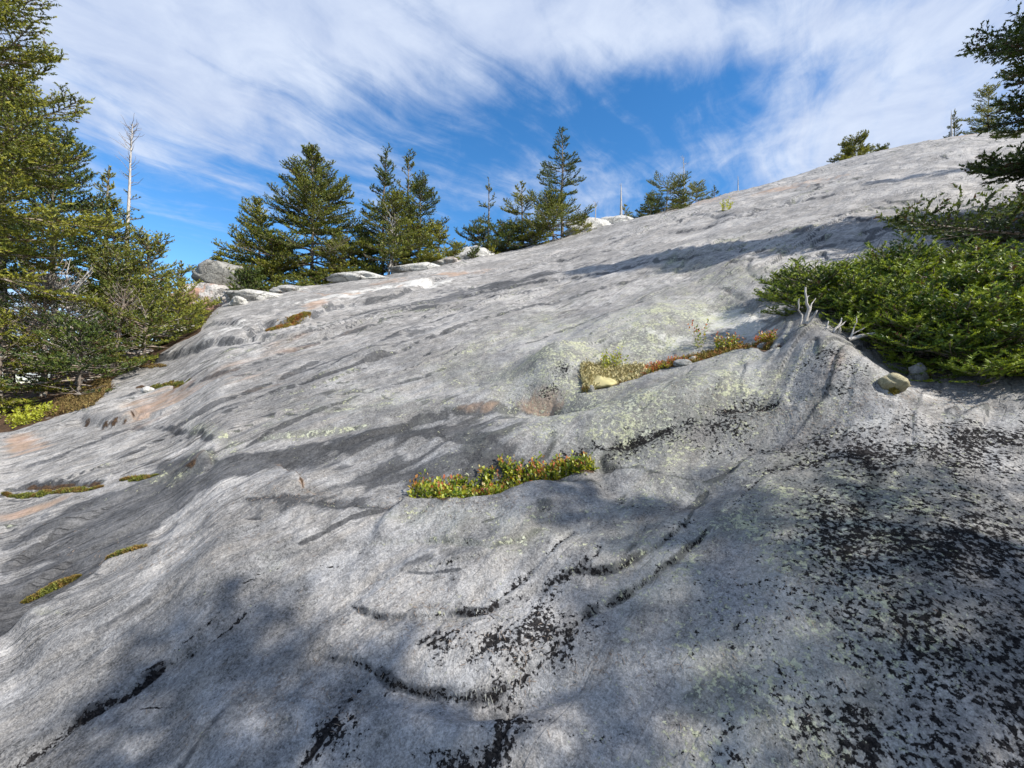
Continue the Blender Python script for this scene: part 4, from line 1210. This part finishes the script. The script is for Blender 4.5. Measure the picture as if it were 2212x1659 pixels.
# ------------------------------------------------------------------ small plants: leaves, moss, lichen cushions
def leaf_mat():
    m, n, bs = material('leaf')
    a = n.sep(n.attr('tone'))
    c = n.mix(n.ramp(a[0], 0.2, 0.8), (0.11, 0.19, 0.022), (0.38, 0.41, 0.04))
    c = n.mix(n.ramp(a[1], 0.45, 0.85), c, (0.42, 0.12, 0.05))
    n.put(bs.inputs['Base Color'], c); bs.inputs['Roughness'].default_value = 0.42
    tr = n.new('ShaderNodeBsdfTranslucent'); n.put(tr.inputs[0], n.mix(1.0, c, (1.5, 1.3, 0.6), 'MULTIPLY'))
    mx = n.new('ShaderNodeMixShader'); mx.inputs[0].default_value = 0.35
    out = [q for q in n.n if q.type == 'OUTPUT_MATERIAL'][0]
    n.l.new(bs.outputs[0], mx.inputs[1]); n.l.new(tr.outputs[0], mx.inputs[2]); n.l.new(mx.outputs[0], out.inputs[0])
    return m


M_LEAF = leaf_mat()


def leaf_mesh(name, seed, spots, red=0.35, hgt=0.09, ll=0.023, per=12, bright=0.0):
    """spots: stem feet (x, y, z); every stem carries folded pointed leaves"""
    rng = np.random.default_rng(seed)
    V = []; Fc = []; T = []; W = Wood()
    for (x, y, z) in spots:
        h = hgt * (0.45 + 0.6 * rng.random() + 0.5 * (0.5 + 0.5 * math.sin(x * 9.0 + seed) * math.cos(y * 7))); a = rng.random() * 6.28
        P = bend_line((x, y, z - 0.01), (0.35 * math.cos(a), 0.35 * math.sin(a), 1), h, 4, 0, 0.2, 0.5, rng)
        W.tube(P, np.linspace(0.0011, 0.0006, 5), 3)
        st_red = rng.random()
        for i in range(per):
            f = (i + 0.7) / per
            q = P[0] + (P[-1] - P[0]) * f + rng.normal(0, 0.006, 3)
            az = i * 2.4 + rng.random(); el = 0.25 + 0.8 * f + rng.normal(0, 0.25)
            d = np.array([math.cos(az) * math.cos(el), math.sin(az) * math.cos(el), math.sin(el)])
            sd_ = unit(np.cross(d, [0, 0, 1.0]) + rng.normal(0, 0.25, 3)); up_ = unit(np.cross(sd_, d))
            L = ll * (0.65 + 0.6 * rng.random()); w = L * 0.30
            m_ = q + d * L * 0.5
            k = len(V)
            V += [q, m_ + sd_ * w + up_ * w * 0.35, q + d * L - up_ * L * 0.08, m_ - sd_ * w + up_ * w * 0.35, q + d * L * 0.35 + sd_ * w * 0.75, q + d * L * 0.35 - sd_ * w * 0.75]
            Fc += [(k, k + 4, k + 1), (k, k + 1, k + 2), (k, k + 2, k + 3), (k, k + 3, k + 5)]
            tn = (min(1, rng.random() + bright), min(1, max(0, (red + 0.75 * (f - 0.55) + 0.6 * (st_red - 0.5) + rng.normal(0, 0.08)))), rng.random())
            T += [tn] * 6
    me = np_mesh(name, np.array(V), np.array(Fc), M_LEAF, attrs={'tone': ('FLOAT_VECTOR', np.array(T))})
    return me, W.mesh('stems', M_TWIG)


def spots_in(seed, n, quad, back=0.0):
    """n feet on the rock, strewn between a near line and a far line given in photo places"""
    rng = np.random.default_rng(seed)
    A = [np.array(hit(*p)) for p in quad[0]]; B = [np.array(hit(*p)) for p in quad[1]]
    out = []
    for _ in range(n):
        u = rng.random() * (len(A) - 1); i = int(u); f = u - i
        a = A[i] + (A[i + 1] - A[i]) * f; b = B[i] + (B[i + 1] - B[i]) * f
        v = rng.random()
        p = a + (b - a) * v + rng.normal(0, 0.012, 2)
        out.append(p)
    P = np.array(out)
    return np.column_stack([P, ground_z(P[:, 0], P[:, 1])])


def leafy(seed, n, quad, label, red, hgt, cat='blueberry plants', name='blueberry_plants', **kw):
    sp = spots_in(seed, n, quad)
    c0 = sp.mean(0)
    lm, sm = leaf_mesh(name, seed, sp - c0, red=red, hgt=hgt, **kw)
    o = link(name, lm, label=label, cat=cat, kind='stuff', loc=tuple(c0))
    link('stems', sm, o, kind='stuff')
    return o


leafy(201, 420, ([(885, 1080), (1000, 1080), (1100, 1068), (1190, 1045), (1280, 1018)], [(900, 1052), (1000, 1040), (1110, 1010), (1200, 1015), (1275, 1005)]),
      'green and red leaved blueberry plants filling the trough in the rock at mid picture', 0.22, 0.068)
leafy(202, 34, ([(1300, 806), (1362, 800)], [(1310, 790), (1350, 786)]), 'small green blueberry clump above the pale yellow cushion', 0.12, 0.10, ll=0.022, bright=0.2)
leafy(203, 90, ([(1360, 828), (1420, 806), (1500, 786)], [(1372, 800), (1430, 785), (1500, 772)]), 'reddish blueberry plants along the moss trough', 0.6, 0.045, ll=0.018)
leafy(204, 45, ([(1545, 762), (1600, 752)], [(1550, 752), (1598, 742)]), 'low green and red plants at the upper end of the moss trough', 0.35, 0.09, ll=0.022)
leafy(205, 45, ([(1635, 748), (1672, 742)], [(1640, 738), (1672, 732)]), 'red-tipped sprigs in the notch beside the knob', 0.5, 0.075, ll=0.020)
leafy(206, 60, ([(10, 935), (70, 920), (118, 900)], [(5, 905), (60, 895), (105, 888)]), 'bright green low leafy plants at the left edge of the slab', -0.2, 0.10, cat='leafy plants', name='leafy_plants', ll=0.034, bright=0.6)
leafy(207, 14, ([(1880, 745), (1950, 775)], [(1890, 730), (1955, 760)]), 'few pinkish sprigs between the lying stump and the firs', 0.6, 0.12, ll=0.03)
leafy(208, 10, ([(1505, 755), (1515, 752)], [(1506, 748), (1516, 745)]), 'single thin sprig on the far lip of the moss trough', 0.4, 0.16, ll=0.024, per=9)
leafy(209, 12, ([(1560, 458), (1580, 456)], [(1562, 454), (1578, 452)]), 'tiny bright green plant in a crack on the upper slope', -0.2, 0.22, ll=0.055, bright=0.4, cat='leafy plants', name='leafy_plants')


def moss_mat(name, a, b, c):
    m, n, bs = material(name)
    t = n.sep(n.attr('tone'))
    col = n.mix(n.ramp(t[0], 0.1, 0.9), a, b)
    col = n.mix(n.ramp(n.noise(n.new('ShaderNodeNewGeometry').outputs['Position'], 16.0, 3, 0.6), 0.45, 0.62), col, c)
    n.put(bs.inputs['Base Color'], col); bs.inputs['Roughness'].default_value = 0.8
    return m


M_MOSS = moss_mat('green_moss', (0.055, 0.070, 0.010), (0.190, 0.200, 0.026), (0.19, 0.115, 0.026))
M_MOSSG = moss_mat('golden_moss', (0.085, 0.060, 0.016), (0.235, 0.170, 0.048), (0.13, 0.075, 0.022))
M_MOSSB = moss_mat('bright_moss', (0.11, 0.10, 0.014), (0.30, 0.23, 0.035), (0.30, 0.13, 0.035))
M_CUSH = moss_mat('reindeer_lichen', (0.36, 0.32, 0.15), (0.60, 0.53, 0.29), (0.42, 0.36, 0.18))


def moss(seed, n, pts, width, label, mat, name='moss', cat='moss', h=0.018, quad=None):
    rng = np.random.default_rng(seed)
    if quad:
        sp = spots_in(seed, n, quad)
        hh = np.full(n, h) * (0.5 + rng.random(n))
    else:
        P = np.array([hit(*p) for p in pts]); cum = np.concatenate([[0], np.cumsum(np.hypot(*np.diff(P, axis=0).T))])
        s_ = rng.random(n) * cum[-1]
        X = np.interp(s_, cum, P[:, 0]); Y = np.interp(s_, cum, P[:, 1])
        f = s_ / cum[-1]; wd = width * (np.clip(np.sin(f * math.pi), 0, 1) ** 0.5) * (0.6 + 0.5 * np.sin(f * 17 + seed) ** 2)
        q = rng.normal(0, 0.42, (n, 2)); q = q / np.maximum(1, np.linalg.norm(q, axis=1, keepdims=True))
        X = X + q[:, 0] * wd; Y = Y + q[:, 1] * wd
        sp = np.column_stack([X, Y, ground_z(X, Y)])
        hh = h * (1.25 - np.linalg.norm(q, axis=1)) * (wd / width)
    c0 = sp.mean(0); sp = sp - c0
    sp[:, 2] -= 0.003
    top = sp + np.column_stack([rng.normal(0, 0.25, n) * hh, rng.normal(0, 0.25, n) * hh, hh + 0.006])
    tn = np.column_stack([rng.random(n), np.zeros(n), rng.random(n)])
    me = needles_mesh(name, sp, top, tn, mat, rng, k=7, nl=max(0.006, h * 0.7), nw=max(0.0022, h * 0.28), spread=0.8)
    return link(name, me, label=label, cat=cat, kind='stuff', loc=tuple(c0))


moss(301, 2600, [(48, 1296), (100, 1268), (172, 1238)], 0.026, 'lower left strip of green moss in a slanting crack', M_MOSS)
moss(302, 2600, [(232, 1218), (280, 1202), (330, 1188)], 0.028, 'green moss strip in the slanting crack with a dry needle beside it', M_MOSS)
moss(303, 2600, [(5, 1074), (60, 1070), (140, 1066), (222, 1058)], 0.028, 'long thin moss strip in the crack at the left edge', M_MOSS)
moss(304, 1200, [(260, 1044), (300, 1038), (340, 1036)], 0.022, 'short moss tuft right of the long thin strip', M_MOSS)
moss(305, 1500, [(302, 832), (350, 830), (410, 826)], 0.035, 'small moss cushion in a crack high on the left slab', M_MOSS, h=0.02)
moss(306, 3500, None, 0, 'golden brown moss bank where the slab meets the left thicket', M_MOSSG, h=0.03,
     quad=([(95, 905), (195, 884), (238, 840)], [(130, 868), (190, 840), (232, 822)]))
moss(307, 3800, None, 0, 'yellow-green moss carpet along the upper trough', M_MOSSB, h=0.022,
     quad=([(1258, 850), (1320, 838), (1410, 806), (1500, 790), (1590, 762), (1665, 752)], [(1285, 835), (1340, 815), (1420, 790), (1500, 772), (1590, 748), (1660, 742)]))
moss(308, 1500, [(575, 712), (620, 700), (670, 684)], 0.10, 'yellowish moss strip under the white quartz ledge', M_MOSSB, h=0.03)
moss(309, 900, [(1926, 832), (1930, 850)], 0.03, 'green moss running down from the yellow stone', M_MOSSB, h=0.015)
moss(310, 900, [(290, 792), (330, 792), (360, 790)], 0.05, 'rusty brown moss in a hollow below the spruce bushes', M_MOSSG, h=0.02)


# ------------------------------------------------------------------ stones, boulder, quartz
def stone_mat(name, a, b, c, sc=6.0, rust=0.0):
    m, n, bs = material(name)
    P = n.new('ShaderNodeNewGeometry').outputs['Position']
    q = n.noise(P, sc, 7, 0.68); f = n.noise(P, sc * 9, 4, 0.7); z = n.noise(P, sc * 0.45, 4, 0.6, 0.6)
    col = n.mix(n.ramp(q, 0.32, 0.68), a, b)
    col = n.mix(n.ramp(f, 0.50, 0.62, 0, 0.75), col, c)
    if rust:
        col = n.mix(n.ramp(z, 0.48, 0.56, 0, rust), col, (0.38, 0.17, 0.085))
    cr = n.voro(n.vmath('ADD', P, n.vmath('SCALE', n.comb(q, f, z), scale=0.25)), sc * 0.55, 'DISTANCE_TO_EDGE')
    crk = n.ramp(cr, 0.0, 0.035, 1.0, 0.0)
    col = n.mix(n.math('MULTIPLY', crk, 0.45), col, (0.07, 0.06, 0.05))
    n.put(bs.inputs['Base Color'], col); bs.inputs['Roughness'].default_value = 0.8
    h = n.math('ADD', n.math('MULTIPLY', q, 0.35 / sc), n.math('MULTIPLY', f, 0.06 / sc)); h = n.math('SUBTRACT', h, n.math('MULTIPLY', crk, 0.08 / sc))
    bp = n.new('ShaderNodeBump'); n.put(bp.inputs['Height'], h); bp.inputs['Distance'].default_value = 1
    n.put(bs.inputs['Normal'], bp.outputs[0])
    return m


M_GREY = stone_mat('grey_boulder', (0.16, 0.155, 0.14), (0.30, 0.29, 0.265), (0.42, 0.41, 0.36), 5)
M_QUARTZ = stone_mat('white_quartz', (0.40, 0.385, 0.355), (0.62, 0.605, 0.575), (0.30, 0.30, 0.25), 4, rust=0.0)
M_QUARTZR = stone_mat('rusty_quartz', (0.40, 0.37, 0.34), (0.62, 0.59, 0.56), (0.30, 0.29, 0.25), 2.2, rust=0.75)
M_QUARTZP = stone_mat('pale_cracked_rock', (0.28, 0.275, 0.26), (0.48, 0.47, 0.45), (0.34, 0.34, 0.27), 7, rust=0.2)
M_YEL = stone_mat('yellow_crusted_stone', (0.30, 0.27, 0.16), (0.50, 0.45, 0.28), (0.24, 0.20, 0.13), 38)
M_DST = stone_mat('grey_stone', (0.14, 0.14, 0.14), (0.30, 0.30, 0.30), (0.40, 0.41, 0.33), 25)


def stone(name, cx, cy, dist, wpx, hpx, label, cat, mat, seed, depth=0.8, sink=0.3, rot=0, n=40, rough=0.22, skew=0.0, group=None):
    """a lump of rock: its width and visible height in photo places at that distance"""
    w = wpx / F * dist * 0.5; h = hpx / F * dist
    th = np.linspace(0, math.pi, n)[:, None]; ph = np.linspace(0, 2 * math.pi, 2 * n, endpoint=False)[None]
    X = np.sin(th) * np.cos(ph); Y = np.sin(th) * np.sin(ph); Z = np.cos(th) + 0 * ph
    X, Y, Z = X.ravel(), Y.ravel(), Z.ravel()
    rr = 1 + rough * fbm(X * 1.3 + Z * 0.9 + seed, Y * 1.3 - Z * 1.1 + seed * 0.37, 4, seed)
    # planed faces
    rng = np.random.default_rng(seed)
    for _ in range(7):
        nv = unit(rng.normal(0, 1, 3)); dd = X * nv[0] + Y * nv[1] + Z * nv[2]
        rr = np.where(dd * rr > 0.80, 0.80 / np.maximum(dd, 1e-3) * 0.85 + rr * 0.15, rr)
    V = np.stack([(X * rr + skew * Z) * w, Y * rr * w * depth, Z * rr * h * (0.5 + sink)], -1)
    i = np.arange(n - 1)[:, None] * 2 * n; j = np.arange(2 * n)[None]; j2 = (j + 1) % (2 * n)
    Fq = np.stack([i + j, i + 2 * n + j, i + 2 * n + j2, i + j2], -1).reshape(-1, 4)
    u = (cx - 1106) / F
    zt = HC + (829.5 - cy) / F * dist          # height of the visible middle
    return link(name, np_mesh(name, V, Fq, mat, smooth=True), label=label, cat=cat, group=group, loc=(u * dist, dist, zt - h * sink), rotz=rot)


stone('boulder', 487, 590, 10.6, 128, 50, 'rounded grey boulder perched on pale rock at the left crest', 'boulder', M_GREY, 7, sink=0.25, skew=-0.15, rough=0.15)
stone('quartz_outcrop', 455, 642, 10.2, 195, 56, 'white and rust-stained quartz outcrop under the grey boulder', 'rock outcrop', M_QUARTZR, 3, sink=0.3, depth=0.4, group='pale outcrops along the crest')
stone('quartz_outcrop', 1022, 552, 13.4, 95, 34, 'pale lichen-covered outcrop between the two spruce clumps', 'rock outcrop', M_QUARTZ, 5, sink=0.3, depth=0.5, group='pale outcrops along the crest')
stone('quartz_outcrop', 1270, 484, 15.9, 95, 34, 'white quartz outcrop at the foot of the tallest spruce clump', 'rock outcrop', M_QUARTZ, 9, sink=0.35, depth=0.5, group='pale outcrops along the crest')
stone('quartz_outcrop', 1335, 478, 16.6, 90, 20, 'low white quartz ledge below the bare snag', 'rock outcrop', M_QUARTZ, 12, sink=0.35, depth=0.5, group='pale outcrops along the crest')
stone('quartz_block', 702, 664, 9.2, 66, 30, 'white cracked quartz block on the edge of the upper ledge', 'rock', M_QUARTZ, 15, sink=0.35, depth=0.7, group='white quartz lumps on the ledge')
stone('quartz_block', 480, 742, 8.3, 74, 24, 'low white quartz hump at the left end of the ledge', 'rock', M_QUARTZ, 18, sink=0.4, depth=0.6, group='white quartz lumps on the ledge')
stone('quartz_block', 836, 626, 10.3, 60, 18, 'flat white quartz lump on the upper ledge right of the block', 'rock', M_QUARTZ, 21, sink=0.4, depth=0.6, group='white quartz lumps on the ledge')


def ground_stone(px, py, wpx, hpx, label, mat, seed, cat='stone', name='stone', sink=0.3, **kw):
    x, y = hit(px, py + hpx / 2)
    o = stone(name, px, py, y, wpx, hpx, label, cat, mat, seed, n=20, sink=sink, **kw)
    o.location.z = gz(x, y) + hpx / F * y * 0.22
    return o


ground_stone(1926, 822, 62, 27, 'flat yellow-crusted stone at the foot of the knob', M_YEL, 31)
ground_stone(1985, 806, 40, 36, 'grey angular stone half hidden under the firs', M_DST, 33)
ground_stone(1277, 841, 16, 12, 'small grey pebble at the lower end of the moss trough', M_DST, 35)
ground_stone(1497, 774, 20, 10, 'white flat pebble on the moss of the upper trough', M_QUARTZ, 37)
ground_stone(1475, 790, 42, 12, 'flat grey stone lying in the upper trough', M_DST, 39)
ground_stone(1298, 822, 70, 20, 'pale yellow cushion of reindeer lichen beside the dark nook', M_CUSH, 41, cat='lichen cushion', name='lichen_cushion', depth=1.1, rough=0.4)
ground_stone(1650, 745, 26, 14, 'pinkish grey stone in the notch beside the knob', M_DST, 43)
ground_stone(318, 860 - 16, 26, 9, 'small white stone on the golden moss bank', M_QUARTZ, 45)
moss(311, 5200, None, 0, 'pale yellow branching lichen round the cushion', M_CUSH, name='reindeer_lichen', cat='lichen', h=0.030,
     quad=([(1268, 846), (1300, 842), (1335, 832), (1400, 812)], [(1258, 800), (1285, 796), (1330, 800), (1390, 796)]))


for i, (px, py, w, h, d_, lab) in enumerate([
        (300, 800, 80, 18, 6.6, 'lowest broken white slab at the left foot of the ledge'),
        (392, 764, 90, 20, 7.4, 'angular pale slab just above the left foot of the ledge'),
        (560, 722, 90, 18, 8.4, 'long pale broken slab left of the moss strip'),
        (628, 690, 60, 16, 8.8, 'small pale block above the moss strip'),
        (775, 648, 90, 18, 9.6, 'pale cracked slab right of the white block'),
        (905, 618, 90, 16, 10.8, 'thin pale slab near the right end of the ledge'),
        (965, 594, 60, 16, 11.4, 'small pale block at the right end of the ledge'),
        (515, 735, 36, 16, 8.0, 'small dark-edged block wedged in the ledge')]):
    o = stone('pale_rock', px, py, d_, w * 1.45, h, lab, 'rock', M_QUARTZ if i % 3 else M_QUARTZP, 50 + i, sink=0.4, depth=0.55, rot=0.3 - 0.1 * i, rough=0.30, group='white quartz lumps on the ledge', n=26)
    x, y = o.location.x, o.location.y
    o.location.z = gz(x, y) + 0.02

# needles, twigs and grit that gather on the slab
rng = np.random.default_rng(77)
def litter(name, label, seed, n, areas, size, mat, k):
    rng = np.random.default_rng(seed); S = []
    for (px, py, rx, ry) in areas:
        c0, MI = frame(px, py, rx, ry); A = np.linalg.inv(MI)
        q = rng.normal(0, 0.6, (n, 2)) @ A.T + c0
        S.append(q)
    S = np.concatenate(S); z = ground_z(S[:, 0], S[:, 1]); a = rng.random(len(S)) * 6.28
    P0 = np.column_stack([S, z + 0.002]); c0 = P0.mean(0); P0 = P0 - c0
    L = size * (0.5 + rng.random(len(S)))
    D = np.column_stack([np.cos(a), np.sin(a), np.zeros(len(S))]) * L[:, None]
    P1 = P0 + D; z1 = ground_z(P1[:, 0] + c0[0], P1[:, 1] + c0[1]); P1[:, 2] = z1 + 0.003 - c0[2]
    w = np.cross(D, [0, 0, 1.0]); w = unit(w) * k
    V = np.stack([P0 - w, P1, P0 + w, (P0 + P1) / 2 + [0, 0, 0.002]], 1).reshape(-1, 3)
    i = np.arange(len(S))[:, None] * 4
    Fc = np.concatenate([i + [0, 1, 3], i + [3, 1, 2], i + [0, 3, 2]])
    link(name, np_mesh(name, V, Fc, mat), label=label, cat='litter', kind='stuff', loc=tuple(c0))
litter('fallen_needles', 'brown fallen spruce needles strewn over the slab and its hollows', 78, 130,
       [(300, 1200, 200, 60), (600, 1070, 120, 40), (1000, 1100, 200, 30), (900, 1340, 200, 60), (1250, 1440, 250, 90), (1700, 1250, 300, 160), (1900, 850, 150, 30), (2050, 870, 150, 30), (1700, 900, 120, 40), (350, 950, 200, 60), (1450, 850, 160, 40), (600, 1500, 200, 80)],
       0.018, M_TWIG, 0.0010)
litter('grit', 'grains of grit and crumbs of bark lying in dips of the slab', 79, 60,
       [(650, 1060, 60, 14), (1000, 1340, 120, 14), (1080, 1500, 120, 14), (1960, 850, 80, 16), (250, 900, 60, 14), (1180, 885, 60, 12), (1650, 860, 60, 14)],
       0.006, M_DST, 0.003)

# ------------------------------------------------------------------ dead wood
def px_point(px, py, dist):
    return np.array([(px - 1106) / F * dist, dist, HC + (829.5 - py) / F * dist])


def stub(label, trees, base, seed, mat=M_DEAD, cat='dead branch', name='dead_stub'):
    bx, by = hit(*base); bz = gz(bx, by)
    W = Wood(); rng = np.random.default_rng(seed); o0 = np.array([bx, by, bz])
    Z0 = HC + (829.5 - base[1]) / F * by
    for pts, r0, r1 in trees:
        P = np.array([px_point(x, y, by + dz) for x, y, dz in pts]) - o0 + np.array([0, 0, bz - Z0])
        # a few bends between the given joints
        Q = []
        for a, b in zip(P[:-1], P[1:]):
            Q += [a, a + (b - a) * 0.5 + rng.normal(0, 0.004, 3)]
        Q.append(P[-1]); Q = np.array(Q)
        W.tube(Q, 0.8 * np.linspace(r0, r1, len(Q)) * (1 + 0.15 * rng.normal(0, 1, len(Q))), 7)
    return link(name, W.mesh(name, mat), label=label, cat=cat, group='bleached dead stubs on the knob', loc=(bx, by, bz))


stub('forked antler-like bleached stub, tallest on the knob', [([(1738, 706, 0), (1748, 672, 0), (1742, 650, 0), (1740, 626, 0.02)], 0.016, 0.006), ([(1747, 680, 0), (1753, 662, 0.02), (1762, 650, 0.03)], 0.010, 0.004),
      ([(1741, 652, 0), (1748, 644, 0)], 0.006, 0.003), ([(1742, 706, 0), (1756, 690, -0.03), (1765, 676, -0.04)], 0.012, 0.007)], (1742, 708), 1)
stub('thin curved stub left of the forked one', [([(1728, 706, 0), (1733, 686, 0), (1726, 666, 0), (1726, 650, 0.01)], 0.008, 0.004)], (1728, 708), 2)
stub('short pointed stub on the crown of the knob', [([(1782, 714, 0), (1786, 706, 0), (1790, 696, 0)], 0.010, 0.003)], (1783, 716), 3)
stub('dark stubby fork with two prongs right of the pointed stub', [([(1800, 722, 0), (1810, 708, 0), (1818, 690, 0.02)], 0.011, 0.004), ([(1808, 712, 0), (1828, 696, 0)], 0.006, 0.003), ([(1812, 722, 0), (1814, 710, -.02)], 0.011, 0.006)], (1802, 724), 4)
stub('lying split bleached stump pointing right into the firs', [([(1832, 742, 0), (1860, 734, 0), (1895, 727, 0)], 0.020, 0.007), ([(1836, 738, 0), (1850, 725, 0), (1868, 716, 0)], 0.008, 0.004), ([(1838, 736, 0), (1845, 715, 0), (1850, 692, 0.03)], 0.007, 0.003)], (1835, 746), 5)

# fallen dead bough lying under the big dark spruce
fx, fy = hit(2190, 500); W = Wood(); rng = np.random.default_rng(9)
fz = gz(fx, fy)
for i in range(16):
    a = math.pi + rng.normal(0, 0.5); L = (0.5 + 0.5 * rng.random()) * fy * 0.13
    P = bend_line((0.1 * rng.random(), 0.1 * rng.normal(), 0.06 + 0.15 * rng.random()), (math.cos(a), math.sin(a) * 0.6 - 0.2, 0.15), L, 7, 0.15, -0.3, 0.5, rng)
    W.tube(P, np.linspace(0.012, 0.003, 8), 4)
    for j in range(2, 7):
        d = unit(P[j] - P[j - 1]) + rng.normal(0, 0.5, 3)
        W.tube([P[j], P[j] + unit(d) * L * 0.25 * rng.random()], [0.005, 0.002], 3)
link('dead_bough', W.mesh('dead_bough', M_TWIG), label='fallen bare bough spread on the rock under the big dark spruce', cat='dead branch', loc=(fx, fy, fz))

# low shrubs on the upper ledge
for i, (px, py, d, R, H, lab) in enumerate([
        (540, 655, 9.8, 0.62, 0.50, 'dark prostrate spruce mat between the rusty outcrop and the ledge'),
        (600, 648, 10.2, 0.40, 0.30, 'small prostrate spruce right of the dark mat'),
        (735, 612, 11.0, 0.70, 0.40, 'bright low spruce skirt at the foot of the broad full spruce'),
        (1024, 560, 13.0, 0.28, 0.26, 'little round spruce tuft below the pale outcrop'),
        (1056, 550, 13.4, 0.30, 0.30, 'little reddish spruce tuft right of the round one')]):
    u = (px - 1106) / F; x, y = u * d, d
    c = conifer(120 + i, H, R, prof=lambda f: 1.0 - 0.6 * f, per=8, whorl=0.10, droop=0.15, tip_up=0.8, bare=0, gap=0, k=7, dead_low=0.2)
    plant('spruce_shrub', meshes(c, [M_SPRUCE_DARK, M_SPRUCE, M_SPRUCE_SUN, M_SPRUCE_DARK, M_SPRUCE_SUN][i]), (x, y, gz(x, y) - 0.03), lab, 'spruce shrub', 'low spruce mats on the upper ledge')
print('needles', NEEDLE_COUNT[0], 'tris', sum(sum(len(p.vertices) - 2 for p in me.polygons[:1]) * len(me.polygons) for me in bpy.data.meshes))
